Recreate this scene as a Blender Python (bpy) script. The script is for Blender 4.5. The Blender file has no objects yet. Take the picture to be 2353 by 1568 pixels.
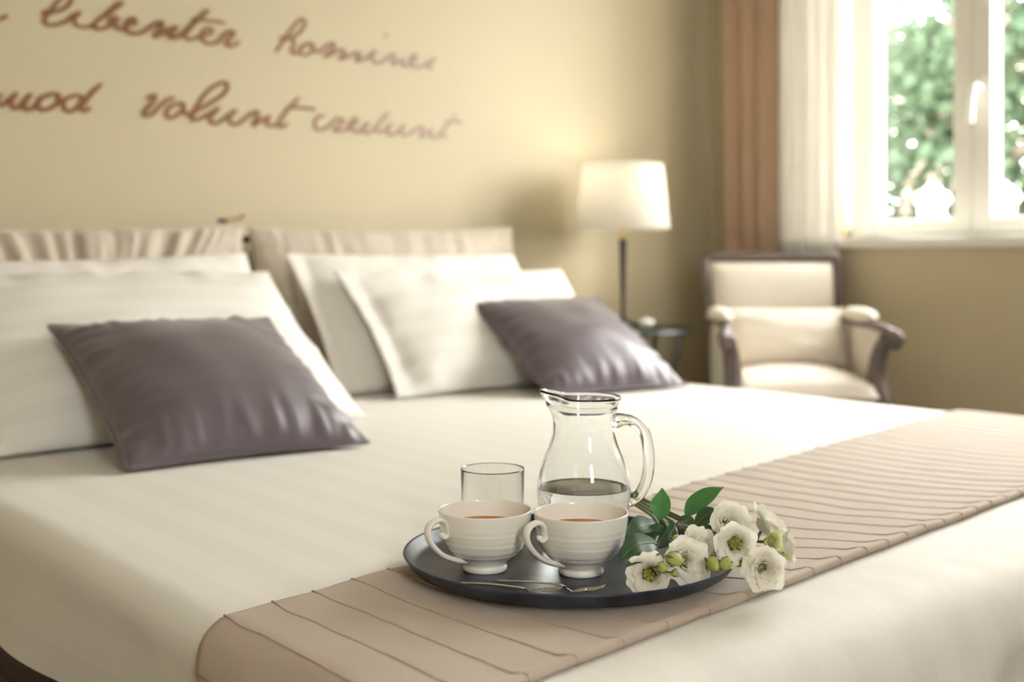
import bpy, bmesh, math, random
from mathutils import Vector, Matrix, noise

scene = bpy.context.scene
COL = scene.collection
R = math.radians
PI = math.pi

# ------------------------------------------------------------------ camera
cam_data = bpy.data.cameras.new('camera')
cam = bpy.data.objects.new('camera', cam_data)
COL.objects.link(cam)
cam.location = (0.0, 0.0, 0.865)
cam.rotation_euler = (R(90), 0.0, R(-39.5))
cam_data.sensor_fit = 'HORIZONTAL'
cam_data.sensor_width = 36.0
cam_data.lens = 2700.0 / 2353.0 * 36.0
cam_data.shift_y = -184.0 / 2353.0
cam_data.clip_start = 0.02
cam_data.dof.use_dof = True
cam_data.dof.focus_distance = 1.23
cam_data.dof.aperture_fstop = 3.4
scene.camera = cam

# ------------------------------------------------------------------ sky light
world = bpy.data.worlds.new('overcast_sky')
scene.world = world
world.use_nodes = True
bg = world.node_tree.nodes['Background']
bg.inputs['Color'].default_value = (1.0, 0.978, 0.95, 1)
bg.inputs['Strength'].default_value = 9.0

portal_data = bpy.data.lights.new('window_portal', 'AREA')
portal_data.shape = 'RECTANGLE'
portal_data.size = 1.70
portal_data.size_y = 2.0
portal_data.cycles.is_portal = True
portal = bpy.data.objects.new('window_portal', portal_data)
COL.objects.link(portal)
portal.location = (3.90, 1.585, 1.72)
portal.rotation_euler = (0, R(90), 0)      # faces into the room (-x)
portal2_data = portal_data.copy()
portal2_data.size, portal2_data.size_y = 0.62, 1.35
portal2 = bpy.data.objects.new('fill_window_portal', portal2_data)  # portal of the fill window added behind the camera
COL.objects.link(portal2)
portal2.location = (-.10, -1.82, 1.77)
portal2.rotation_euler = (R(-90), 0, 0)    # faces into the room (+y)

scene.cycles.max_bounces = 8
scene.cycles.glossy_bounces = 3
scene.cycles.transmission_bounces = 9

scene.view_settings.view_transform = 'Standard'
scene.view_settings.look = 'None'
scene.view_settings.exposure = 1.75
scene.view_settings.gamma = 1.0
scene.view_settings.use_curve_mapping = False

# ------------------------------------------------------------------ helpers
def mat(name, color, rough=0.6, metal=0.0, spec=0.5, sheen=0.0, bump=None, vary=None, coat=0.0,
        trans=0.0, ior=1.45, sss=0.0, translucent=0.0):
    """procedural principled material; bump=(scale,strength); vary=(scale,amount,colour2)"""
    m = bpy.data.materials.new(name)
    m.use_nodes = True
    nt = m.node_tree
    b = nt.nodes['Principled BSDF']
    b.inputs['Base Color'].default_value = (*color, 1)
    b.inputs['Roughness'].default_value = rough
    b.inputs['Metallic'].default_value = metal
    b.inputs['Specular IOR Level'].default_value = spec
    b.inputs['Sheen Weight'].default_value = sheen
    b.inputs['Coat Weight'].default_value = coat
    b.inputs['IOR'].default_value = ior
    b.inputs['Transmission Weight'].default_value = trans
    b.inputs['Subsurface Weight'].default_value = sss
    tc = nt.nodes.new('ShaderNodeTexCoord')
    if vary:
        n = nt.nodes.new('ShaderNodeTexNoise')
        n.inputs['Scale'].default_value = vary[0]
        n.inputs['Detail'].default_value = 5
        nt.links.new(tc.outputs['Object'], n.inputs['Vector'])
        mx = nt.nodes.new('ShaderNodeMix'); mx.data_type = 'RGBA'
        rmp = nt.nodes.new('ShaderNodeMapRange')
        rmp.inputs['From Min'].default_value = 0.35
        rmp.inputs['From Max'].default_value = 0.65
        rmp.inputs['To Max'].default_value = vary[1]
        nt.links.new(n.outputs['Fac'], rmp.inputs['Value'])
        nt.links.new(rmp.outputs['Result'], mx.inputs['Factor'])
        mx.inputs['A'].default_value = (*color, 1)
        mx.inputs['B'].default_value = (*vary[2], 1)
        nt.links.new(mx.outputs['Result'], b.inputs['Base Color'])
    if bump:
        n2 = nt.nodes.new('ShaderNodeTexNoise')
        n2.inputs['Scale'].default_value = bump[0]
        n2.inputs['Detail'].default_value = 4
        nt.links.new(tc.outputs['Object'], n2.inputs['Vector'])
        bp = nt.nodes.new('ShaderNodeBump')
        bp.inputs['Strength'].default_value = bump[1]
        bp.inputs['Distance'].default_value = 0.003
        nt.links.new(n2.outputs['Fac'], bp.inputs['Height'])
        nt.links.new(bp.outputs['Normal'], b.inputs['Normal'])
    if translucent > 0:
        t = nt.nodes.new('ShaderNodeBsdfTranslucent')
        src = b.inputs['Base Color']
        if src.is_linked:
            nt.links.new(src.links[0].from_socket, t.inputs['Color'])
        else:
            t.inputs['Color'].default_value = (*color, 1)
        ms = nt.nodes.new('ShaderNodeMixShader')
        ms.inputs['Fac'].default_value = translucent
        nt.links.new(b.outputs['BSDF'], ms.inputs[1])
        nt.links.new(t.outputs['BSDF'], ms.inputs[2])
        nt.links.new(ms.outputs['Shader'], nt.nodes['Material Output'].inputs['Surface'])
    return m


def stripe_mat(name, c1, c2, period, rough1, rough2, axis='X', translucent=0.0):
    """satin-stripe woven cotton: alternate matt and satin bands along one object axis"""
    m = bpy.data.materials.new(name); m.use_nodes = True
    nt = m.node_tree; b = nt.nodes['Principled BSDF']
    tc = nt.nodes.new('ShaderNodeTexCoord')
    sp = nt.nodes.new('ShaderNodeSeparateXYZ')
    nt.links.new(tc.outputs['UV'], sp.inputs[0])
    mu = nt.nodes.new('ShaderNodeMath'); mu.operation = 'MULTIPLY'; mu.inputs[1].default_value = 2 * PI / period
    nt.links.new(sp.outputs[axis], mu.inputs[0])
    si = nt.nodes.new('ShaderNodeMath'); si.operation = 'SINE'
    nt.links.new(mu.outputs[0], si.inputs[0])
    mr = nt.nodes.new('ShaderNodeMapRange')
    mr.inputs['From Min'].default_value = -0.12; mr.inputs['From Max'].default_value = 0.12
    nt.links.new(si.outputs[0], mr.inputs['Value'])
    mx = nt.nodes.new('ShaderNodeMix'); mx.data_type = 'RGBA'
    mx.inputs['A'].default_value = (*c1, 1); mx.inputs['B'].default_value = (*c2, 1)
    nt.links.new(mr.outputs['Result'], mx.inputs['Factor'])
    nt.links.new(mx.outputs['Result'], b.inputs['Base Color'])
    r2 = nt.nodes.new('ShaderNodeMapRange')
    r2.inputs['To Min'].default_value = rough1; r2.inputs['To Max'].default_value = rough2
    nt.links.new(mr.outputs['Result'], r2.inputs['Value'])
    nt.links.new(r2.outputs['Result'], b.inputs['Roughness'])
    n2 = nt.nodes.new('ShaderNodeTexNoise'); n2.inputs['Scale'].default_value = 9; n2.inputs['Detail'].default_value = 3
    nt.links.new(tc.outputs['Object'], n2.inputs['Vector'])
    bp = nt.nodes.new('ShaderNodeBump'); bp.inputs['Strength'].default_value = 0.25; bp.inputs['Distance'].default_value = 0.01
    nt.links.new(n2.outputs['Fac'], bp.inputs['Height'])
    nt.links.new(bp.outputs['Normal'], b.inputs['Normal'])
    b.inputs['Specular IOR Level'].default_value = 0.15
    return m


def link(o, parent=None, label=None, cat=None, group=None, kind=None):
    COL.objects.link(o)
    if parent is not None:
        o.parent = parent
    if label: o['label'] = label
    if cat: o['category'] = cat
    if group: o['group'] = group
    if kind: o['kind'] = kind
    return o


def empty(name, loc=(0, 0, 0), rz=0.0, **kw):
    o = bpy.data.objects.new(name, None)
    o.empty_display_size = 0.05
    o.location = loc
    o.rotation_euler = (0, 0, rz)
    return link(o, **kw)


def mesh_obj(name, verts, faces, m, parent=None, smooth=True, uv=None, loc=None, **kw):
    me = bpy.data.meshes.new(name)
    me.from_pydata([tuple(v) for v in verts], [], faces)
    if smooth:
        me.polygons.foreach_set('use_smooth', [True] * len(me.polygons))
    if uv is not None:
        ul = me.uv_layers.new(name='UVMap')
        for lp in me.loops:
            ul.data[lp.index].uv = uv[lp.vertex_index]
    me.materials.append(m)
    me.update()
    o = bpy.data.objects.new(name, me)
    if loc is not None:
        o.location = loc
    return link(o, parent, **kw)


def bm_obj(name, bm, m, parent=None, smooth=False, loc=None, **kw):
    me = bpy.data.meshes.new(name)
    bmesh.ops.recalc_face_normals(bm, faces=bm.faces)
    bm.to_mesh(me); bm.free()
    if smooth:
        me.polygons.foreach_set('use_smooth', [True] * len(me.polygons))
    me.materials.append(m)
    o = bpy.data.objects.new(name, me)
    if loc is not None:
        o.location = loc
    return link(o, parent, **kw)


def box_bm(x0, x1, y0, y1, z0, z1, bev=0.0, seg=2, bm=None):
    b = bm or bmesh.new()
    r = bmesh.ops.create_cube(b, size=1.0)
    for v in r['verts']:
        v.co = Vector(((x0 + x1) / 2 + v.co.x * (x1 - x0), (y0 + y1) / 2 + v.co.y * (y1 - y0), (z0 + z1) / 2 + v.co.z * (z1 - z0)))
    if bev > 0:
        es = list({e for v in r['verts'] for e in v.link_edges})
        bmesh.ops.bevel(b, geom=es, offset=bev, segments=seg, affect='EDGES', profile=0.5)
    return b


def box(name, x0, x1, y0, y1, z0, z1, m, parent=None, bev=0.0, seg=2, smooth=False, **kw):
    return bm_obj(name, box_bm(x0, x1, y0, y1, z0, z1, bev, seg), m, parent, smooth, **kw)


def grid(nu, nv, f, closed_u=False):
    """verts/faces of a (nu+1)x(nv+1) patch, f(u,v) with u,v in 0..1"""
    vs, fs = [], []
    cu = nu if closed_u else nu + 1
    for j in range(nv + 1):
        for i in range(cu):
            vs.append(f(i / nu, j / nv))
    for j in range(nv):
        for i in range(nu):
            a = j * cu + i; b = j * cu + (i + 1) % cu
            fs.append((a, b, b + cu, a + cu))
    return vs, fs


def lathe(name, prof, m, parent=None, n=48, cap0=False, cap1=False, deform=None, **kw):
    vs, fs = [], []
    for (r, z) in prof:
        for i in range(n):
            a = 2 * PI * i / n
            p = Vector((r * math.cos(a), r * math.sin(a), z))
            if deform: p = deform(p, a)
            vs.append(p)
    for j in range(len(prof) - 1):
        for i in range(n):
            a = j * n + i; b = j * n + (i + 1) % n
            fs.append((a, b, b + n, a + n))
    if cap0: fs.append(tuple(range(n - 1, -1, -1)))
    if cap1: fs.append(tuple(range((len(prof) - 1) * n, len(prof) * n)))
    return mesh_obj(name, vs, fs, m, parent, **kw)


def catmull(pts, sub=6, closed=False):
    P = [Vector(p) for p in pts]
    out = []
    n = len(P)
    segs = n if closed else n - 1
    for i in range(segs):
        p0 = P[(i - 1) % n] if closed or i > 0 else P[0] * 2 - P[1]
        p1 = P[i]; p2 = P[(i + 1) % n]
        p3 = P[(i + 2) % n] if closed or i + 2 < n else P[n - 1] * 2 - P[n - 2]
        for k in range(sub):
            t = k / sub
            out.append(0.5 * ((2 * p1) + (p2 - p0) * t + (2 * p0 - 5 * p1 + 4 * p2 - p3) * t * t + (3 * p1 - p0 - 3 * p2 + p3) * t ** 3))
    if not closed: out.append(P[-1].copy())
    return out


def tube_geo(pts, rad, n=8, closed=False, flat=None, caps=True, up=None):
    """sweep a circle (or ellipse: flat=(a,b)) along pts; rad number or list"""
    P = [Vector(p) for p in pts]
    N = len(P)
    rr = rad if isinstance(rad, (list, tuple)) else [rad] * N
    vs, fs = [], []
    prev = None
    for i, p in enumerate(P):
        if closed: t = P[(i + 1) % N] - P[i - 1]
        else: t = P[min(i + 1, N - 1)] - P[max(i - 1, 0)]
        if t.length < 1e-9: t = Vector((0, 0, 1))
        t.normalize()
        if up is not None:
            s = t.cross(Vector(up))
            if s.length < 1e-4: s = t.orthogonal()
        elif prev is None:
            s = t.orthogonal()
        else:
            s = prev - t * prev.dot(t)
            if s.length < 1e-6: s = t.orthogonal()
        s.normalize(); prev = s
        w = t.cross(s)
        a, b = flat if flat else (1, 1)
        for k in range(n):
            an = 2 * PI * k / n
            vs.append(p + s * (math.cos(an) * rr[i] * a) + w * (math.sin(an) * rr[i] * b))
    for i in range(N if closed else N - 1):
        for k in range(n):
            a0 = i * n + k; b0 = i * n + (k + 1) % n
            c0 = ((i + 1) % N) * n
            fs.append((a0, b0, c0 + (k + 1) % n, c0 + k))
    if caps and not closed:
        fs.append(tuple(range(n - 1, -1, -1)))
        fs.append(tuple(range((N - 1) * n, N * n)))
    return vs, fs


def tube(name, pts, rad, m, parent=None, n=8, closed=False, flat=None, up=None, **kw):
    vs, fs = tube_geo(pts, rad, n, closed, flat, True, up)
    return mesh_obj(name, vs, fs, m, parent, **kw)


def nz(x, y=0.0, z=0.0):
    return noise.noise(Vector((x, y, z)))


def smooth01(t):
    t = max(0.0, min(1.0, t))
    return t * t * (3 - 2 * t)

# ------------------------------------------------------------------ materials
M = {}
M['wall'] = mat('wall_paint', (0.56, 0.485, 0.33), 0.55, spec=0.35, bump=(60, 0.08), vary=(3, 0.25, (0.545, 0.47, 0.32)))
M['wall_pale'] = mat('pale_plaster', (0.80, 0.75, 0.66), 0.8)
M['ceiling'] = mat('ceiling_paint', (0.88, 0.85, 0.79), 0.8)
M['floor'] = mat('floor_slab', (0.10, 0.07, 0.055), 0.7)
M['tile'] = mat('brown_tile', (0.20, 0.135, 0.105), 0.35, vary=(14, 0.6, (0.16, 0.105, 0.085)), bump=(40, 0.1))
M['white_paint'] = mat('white_lacquer', (0.80, 0.78, 0.72), 0.3, vary=(20, 0.3, (0.78, 0.76, 0.70)))
M['handle_white'] = mat('white_handle', (0.85, 0.83, 0.79), 0.25)
M['stone'] = mat('stone_ledge', (0.55, 0.53, 0.48), 0.8, bump=(80, 0.3))
M['letter'] = mat('brown_lettering', (0.21, 0.080, 0.025), 0.36, spec=0.8, vary=(12, 0.5, (0.25, 0.10, 0.032)))
M['curtain'] = mat('brown_curtain', (0.60, 0.42, 0.285), 0.7, sheen=0.3, bump=(300, 0.15), translucent=0.12)
M['sheer'] = mat('white_sheer', (0.90, 0.885, 0.85), 0.7, sheen=0.2, bump=(400, 0.1), translucent=0.45)
M['sheet'] = stripe_mat('striped_sheet', (0.825, 0.795, 0.75), (0.80, 0.768, 0.722), 0.085, 0.62, 0.56, 'X')
M['pillowcase'] = stripe_mat('striped_pillowcase', (0.83, 0.80, 0.755), (0.80, 0.768, 0.72), 0.07, 0.55, 0.45, 'Y')
M['pillowcase_side'] = stripe_mat('striped_pillowcase_upright', (0.83, 0.80, 0.755), (0.80, 0.768, 0.72), 0.07, 0.55, 0.45, 'X')
M['mattress'] = mat('mattress_ticking', (0.6, 0.57, 0.5), 0.8)
M['base'] = mat('dark_bed_base', (0.075, 0.05, 0.042), 0.6, bump=(120, 0.2))
M['headboard'] = mat('headboard_linen', (0.54, 0.465, 0.365), 0.6, sheen=0.25, bump=(350, 0.2), vary=(6, 0.4, (0.51, 0.44, 0.345)))
M['purple'] = mat('mauve_satin', (0.125, 0.100, 0.115), 0.42, spec=0.6, sheen=0.2, bump=(220, 0.12), vary=(5, 0.4, (0.125, 0.095, 0.112)))
M['runner'] = mat('taupe_runner', (0.50, 0.405, 0.325), 0.75, sheen=0.2, bump=(650, 0.16), vary=(10, 0.5, (0.47, 0.375, 0.295)))
M['cord'] = mat('runner_cord', (0.50, 0.40, 0.32), 0.8, bump=(700, 0.5))
M['black_metal'] = mat('black_metal', (0.035, 0.03, 0.032), 0.35, metal=0.3, spec=0.6)
M['dark_steel'] = mat('dark_steel', (0.11, 0.115, 0.13), 0.35, metal=0.85)
M['brass'] = mat('brass', (0.62, 0.45, 0.2), 0.3, metal=1.0)
M['steel'] = mat('fork_steel', (0.70, 0.64, 0.55), 0.17, metal=1.0)
M['shade'] = mat('lamp_shade', (0.88, 0.86, 0.80), 0.8, translucent=0.5, bump=(300, 0.1))
M['china'] = mat('white_china', (0.91, 0.885, 0.82), 0.16, spec=0.6, coat=0.35, vary=(40, 0.3, (0.90, 0.87, 0.80)))
M['dish'] = mat('dish_china', (0.86, 0.85, 0.82), 0.2)
M['tea'] = mat('tea', (0.52, 0.19, 0.035), 0.06, spec=0.5, vary=(30, 0.3, (0.48, 0.17, 0.03)))
M['wood'] = mat('greyed_walnut', (0.15, 0.115, 0.10), 0.4, vary=(25, 0.7, (0.10, 0.075, 0.065)), bump=(50, 0.1))
M['uphol'] = mat('cream_upholstery', (0.71, 0.64, 0.545), 0.75, sheen=0.3, bump=(400, 0.2), vary=(8, 0.3, (0.68, 0.61, 0.515)))
M['petal'] = mat('petal_white', (0.94, 0.915, 0.83), 0.6, spec=0.3, bump=(120, 0.25), translucent=0.35)
M['petal_green'] = mat('petal_lime', (0.72, 0.74, 0.33), 0.55, bump=(120, 0.25), translucent=0.3, vary=(60, 0.7, (0.84, 0.82, 0.58)))
M['center'] = mat('flower_centre', (0.17, 0.22, 0.045), 0.5, vary=(200, 0.8, (0.28, 0.28, 0.06)))
M['stamen'] = mat('stamen', (0.62, 0.38, 0.08), 0.5)
M['bud'] = mat('green_bud', (0.42, 0.47, 0.10), 0.45, vary=(90, 0.8, (0.60, 0.60, 0.24)), translucent=0.15)
M['leaf'] = mat('leaf_green', (0.050, 0.100, 0.048), 0.42, spec=0.35, vary=(50, 0.6, (0.075, 0.15, 0.06)), translucent=0.25)
M['leaf_bright'] = mat('leaf_bright', (0.07, 0.22, 0.06), 0.4, spec=0.5, vary=(50, 0.6, (0.085, 0.27, 0.07)), translucent=0.45)
M['stem'] = mat('flower_stem', (0.14, 0.20, 0.075), 0.45)
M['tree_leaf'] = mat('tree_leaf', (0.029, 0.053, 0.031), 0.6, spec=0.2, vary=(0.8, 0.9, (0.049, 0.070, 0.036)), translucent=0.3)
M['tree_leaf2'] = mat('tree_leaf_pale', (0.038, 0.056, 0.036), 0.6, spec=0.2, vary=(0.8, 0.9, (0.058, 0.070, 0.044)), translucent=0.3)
M['blossom'] = mat('tree_blossom', (0.16, 0.125, 0.095), 0.6, translucent=0.3)
M['bark'] = mat('bark', (0.10, 0.08, 0.06), 0.9, bump=(30, 0.6))
M['grass'] = mat('garden_grass', (0.035, 0.05, 0.02), 0.9, vary=(4, 0.8, (0.05, 0.06, 0.025)))
M['pot'] = mat('white_pot', (0.85, 0.82, 0.77), 0.4)
M['pot_bloom'] = mat('white_bloom', (0.85, 0.80, 0.74), 0.6, translucent=0.3)

# tray: dark painted metal with worn lighter patches
m = mat('dark_tray', (0.013, 0.013, 0.020), 0.42, spec=0.45, vary=(22, 1.0, (0.045, 0.058, 0.095)), bump=(180, 0.1))
M['tray'] = m

def glass_mat(name, color, ior, rough=0.0):
    m = bpy.data.materials.new(name); m.use_nodes = True
    nt = m.node_tree
    b = nt.nodes['Principled BSDF']
    b.inputs['Base Color'].default_value = (*color, 1)
    b.inputs['Roughness'].default_value = rough
    b.inputs['IOR'].default_value = ior
    b.inputs['Transmission Weight'].default_value = 1.0
    return m
M['glass'] = glass_mat('clear_glass', (0.99, 1.0, 0.995), 1.44)
M['water'] = glass_mat('water', (0.985, 0.99, 0.98), 1.33)

# window pane / table glass: thin sheet, clear with a Fresnel gloss
def pane_mat(name, tint, gloss=1.0):
    m = bpy.data.materials.new(name); m.use_nodes = True
    nt = m.node_tree
    nt.nodes.remove(nt.nodes['Principled BSDF'])
    t = nt.nodes.new('ShaderNodeBsdfTransparent'); t.inputs['Color'].default_value = (*tint, 1)
    g = nt.nodes.new('ShaderNodeBsdfGlossy'); g.inputs['Roughness'].default_value = 0.02
    lw = nt.nodes.new('ShaderNodeLayerWeight'); lw.inputs['Blend'].default_value = 0.5
    pw = nt.nodes.new('ShaderNodeMath'); pw.operation = 'POWER'; pw.inputs[1].default_value = 5.0
    nt.links.new(lw.outputs['Facing'], pw.inputs[0])
    mu = nt.nodes.new('ShaderNodeMath'); mu.operation = 'MULTIPLY_ADD'; mu.inputs[1].default_value = .6 * gloss; mu.inputs[2].default_value = .02
    nt.links.new(pw.outputs[0], mu.inputs[0])
    ms = nt.nodes.new('ShaderNodeMixShader')
    nt.links.new(mu.outputs[0], ms.inputs['Fac'])
    nt.links.new(t.outputs[0], ms.inputs[1]); nt.links.new(g.outputs[0], ms.inputs[2])
    nt.links.new(ms.outputs[0], nt.nodes['Material Output'].inputs['Surface'])
    return m
M['pane'] = pane_mat('window_pane', (0.97, 0.98, 0.97))
M['table_glass'] = pane_mat('table_glass', (0.78, 0.86, 0.82))

# ------------------------------------------------------------------ the room
XL, XR, YF, YB, ZC = -1.10, 3.58, -1.60, 3.10, 2.75     # left / right / front / back walls, ceiling
WY0, WY1, WZ0, WZ1 = 1.585, 2.545, 0.91, 2.50
WYL = .625                                            # the opening goes on past the frame: an unseen second window is added for more daylight         # window opening in the right wall
WT = 0.30

def struct(o, label=None, cat=None):
    o['kind'] = 'structure'
    if label: o['label'] = label
    if cat: o['category'] = cat
    return o

floor = struct(box('floor', XL - .2, XR + .3, YF - .2, YB + .2, -0.12, -0.008, M['floor']), 'dark brown tiled floor beside the bed', 'floor')
TS = 0.44
me_tile = None
for i in range(11):
    for j in range(11):
        x0 = XL + i * TS; y0 = YF + j * TS
        w = min(TS, XR - x0) - .005; d = min(TS, YB - y0) - .005
        if w < .05 or d < .05: continue
        if me_tile is None:
            t = box('floor_tile', -(TS - .005) / 2, (TS - .005) / 2, -(TS - .005) / 2, (TS - .005) / 2, -0.010, 0.0, M['tile'], floor, bev=0.0015, seg=1)
            me_tile = t.data
        else:
            t = bpy.data.objects.new('floor_tile', me_tile); link(t, floor)
        t.location = (x0 + w / 2, y0 + d / 2, 0)
        t.scale = (w / (TS - .005), d / (TS - .005), 1)

struct(box('ceiling', XL - .2, XR + .3, YF - .2, YB + .2, ZC, ZC + .15, M['ceiling']), 'plain pale ceiling above the bed', 'ceiling')
struct(box('wall_back', XL - .2, XR, YB, YB + .2, -0.1, ZC, M['wall']), 'warm beige wall with handwriting behind the bed', 'wall')
struct(box('wall_left', XL - .2, XL, YF, YB, -0.1, ZC, M['wall']), 'plain beige wall on the side away from the window', 'wall')
# front wall, behind the photographer, with a narrow window added as fill light
FX0, FX1, FZ0, FZ1 = -.375, .175, 1.12, 2.42
bm = bmesh.new()
xs_ = [XL - .2, FX0, FX1, XR + .3]; zs_ = [-0.1, FZ0, FZ1, ZC]
fv = {}
def FV(k, xi, zi):
    if (k, xi, zi) not in fv: fv[k, xi, zi] = bm.verts.new((xs_[xi], (YF, YF - .2)[k], zs_[zi]))
    return fv[k, xi, zi]
fsolid = lambda xi, zi: 0 <= xi < 3 and 0 <= zi < 3 and (xi, zi) != (1, 1)
for xi in range(3):
    for zi in range(3):
        if not fsolid(xi, zi): continue
        for k in (0, 1): bm.faces.new([FV(k, xi, zi), FV(k, xi + 1, zi), FV(k, xi + 1, zi + 1), FV(k, xi, zi + 1)])
        for dx, dz, p_, q_ in ((-1, 0, (xi, zi), (xi, zi + 1)), (1, 0, (xi + 1, zi), (xi + 1, zi + 1)), (0, -1, (xi, zi), (xi + 1, zi)), (0, 1, (xi, zi + 1), (xi + 1, zi + 1))):
            if not fsolid(xi + dx, zi + dz): bm.faces.new([FV(0, *p_), FV(0, *q_), FV(1, *q_), FV(1, *p_)])
struct(bm_obj('wall_front', bm, M['wall_pale']), 'plain pale wall facing the headboard', 'wall')
w4 = empty('window_fill_front', ((FX0 + FX1) / 2, YF - .1, FZ0)); struct(w4, 'narrow white window added for fill light facing the headboard', 'window')
hw4, hh4 = (FX1 - FX0) / 2, FZ1 - FZ0
for nm, x0, x1, z0, z1 in (('stile', -hw4, -hw4 + .07, 0, hh4), ('stile', hw4 - .07, hw4, 0, hh4), ('rail', -hw4 + .07, hw4 - .07, 0, .07), ('rail', -hw4 + .07, hw4 - .07, hh4 - .07, hh4)):
    box(nm, x0, x1, -.03, .03, z0, z1, M['white_paint'], w4, bev=.004)
box('pane', -hw4 + .066, hw4 - .066, -.004, .002, .066, hh4 - .066, M['pane'], w4)
# right wall with the wide window opening: one mesh of welded blocks around it
bm = bmesh.new()
ys = [YF, WYL, WY1, YB + .2]; zs = [-0.1, WZ0, WZ1, ZC]
def solid(yi, zi):
    return 0 <= yi < 3 and 0 <= zi < 3 and not (yi == 1 and zi == 1)
vv = {}
def V(xi, yi, zi):
    if (xi, yi, zi) not in vv:
        y = ys[yi] + (.18 if (xi == 0 and yi == 2) else 0)      # splayed reveal on the corner side
        vv[xi, yi, zi] = bm.verts.new(((XR, XR + WT)[xi], y, zs[zi]))
    return vv[xi, yi, zi]
for yi in range(3):
    for zi in range(3):
        if not solid(yi, zi): continue
        for xi in (0, 1): bm.faces.new([V(xi, yi, zi), V(xi, yi + 1, zi), V(xi, yi + 1, zi + 1), V(xi, yi, zi + 1)])
        for dy, dz, p, q in ((-1, 0, (yi, zi), (yi, zi + 1)), (1, 0, (yi + 1, zi), (yi + 1, zi + 1)), (0, -1, (yi, zi), (yi + 1, zi)), (0, 1, (yi, zi + 1), (yi + 1, zi + 1))):
            if not solid(yi + dy, zi + dz): bm.faces.new([V(0, *p), V(0, *q), V(1, *q), V(1, *p)])
struct(bm_obj('wall_right', bm, M['wall']), 'beige wall holding the white casement window', 'wall')

# skirting boards
struct(box('baseboard_back', XL, XR, YB - .015, YB, 0, .09, M['white_paint'], bev=.003), 'white skirting board along the bed wall', 'baseboard')
struct(box('baseboard_right', XR - .015, XR, YF, YB - .015, 0, .09, M['white_paint'], bev=.003), 'white skirting board under the window', 'baseboard')

# ------------------------------------------------------------------ window
fx0, fx1 = XR + .14, XR + .21
zb = WZ0 + .035
FW = .055
def make_window(name, WY0, WY1, label):
    win = empty(name, (XR + .14, (WY0 + WY1) / 2, WZ0)); struct(win, label, 'window')
    ox, oy, oz = win.location
    ym = (WY0 + WY1) / 2
    def wbox(name, x0, x1, y0, y1, z0, z1, mm, parent=win, bev=.004):
        return box(name, x0 - ox, x1 - ox, y0 - oy, y1 - oy, z0 - oz, z1 - oz, mm, parent, bev=bev)
    # inner sill board projects into the room
    sill = wbox('window_sill', XR - .03, fx0, WY0, WY1 + .012, WZ0, WZ0 + .035, M['white_paint'])
    if WY1 > 2.5:
        for v in sill.data.vertices:
            if v.co.y > .3 and v.co.x < -.1: v.co.y += .17
    wbox('outer_frame', fx0, fx1, WY1 - FW, WY1, zb, WZ1, M['white_paint'])
    wbox('outer_frame', fx0, fx1, WY0, WY0 + FW, zb, WZ1, M['white_paint'])
    wbox('outer_frame', fx0, fx1, WY0 + FW, WY1 - FW, WZ1 - FW, WZ1, M['white_paint'])
    wbox('outer_frame', fx0, fx1, WY0 + FW, WY1 - FW, zb, zb + .022, M['white_paint'])
    for y0, y1 in ((ym + .001, WY1 - FW + .018), (WY0 + FW - .018, ym - .001)):
        z0, z1 = zb + .012, WZ1 - FW + .01
        sx0, sx1 = fx0 - .012, fx1 - .015
        s = .068; sb = .055
        r = empty('sash'); r.parent = win
        wbox('stile', sx0, sx1, y0, y0 + s, z0, z1, M['white_paint'], r)
        wbox('stile', sx0, sx1, y1 - s, y1, z0, z1, M['white_paint'], r)
        wbox('rail', sx0 + .002, sx1 - .002, y0 + s, y1 - s, z0, z0 + sb, M['white_paint'], r)
        wbox('rail', sx0 + .002, sx1 - .002, y0 + s, y1 - s, z1 - sb, z1, M['white_paint'], r)
        wbox('pane', sx1 - .016, sx1 - .011, y0 + s - .004, y1 - s + .004, z0 + sb - .004, z1 - sb + .004, M['pane'], r, 0)
    # lever handle on the right sash's meeting stile
    hy, hz = ym - .033, 1.43
    wbox('handle_plate', fx0 - .020, fx0 - .010, hy - .014, hy + .014, hz - .045, hz + .05, M['handle_white'], win, .004)
    tb = [(fx0 - .016 - ox, hy - oy, hz + .015 - oz), (fx0 - .045 - ox, hy - oy, hz + .016 - oz), (fx0 - .056 - ox, hy + .004 - oy, hz - .002 - oz),
          (fx0 - .058 - ox, hy + .010 - oy, hz - .05 - oz), (fx0 - .057 - ox, hy + .014 - oy, hz - .105 - oz)]
    tube('handle_lever', catmull(tb, 5), .0105, M['handle_white'], win, n=10)
make_window('window_1', WY0, WY1, 'white double casement window with a lever handle beside the sheer curtain')
make_window('window_fill_side', WYL, WY0, 'second white casement window added out of view for more daylight')  # unseen, added so more daylight reaches the bed and cups
# outer stone ledge
struct(box('trim_1', XR + .21, XR + .50, WYL - .05, WY1 + .05, .93, .995, M['stone'], bev=.006), 'pale stone ledge outside the window', 'ledge')

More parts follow.
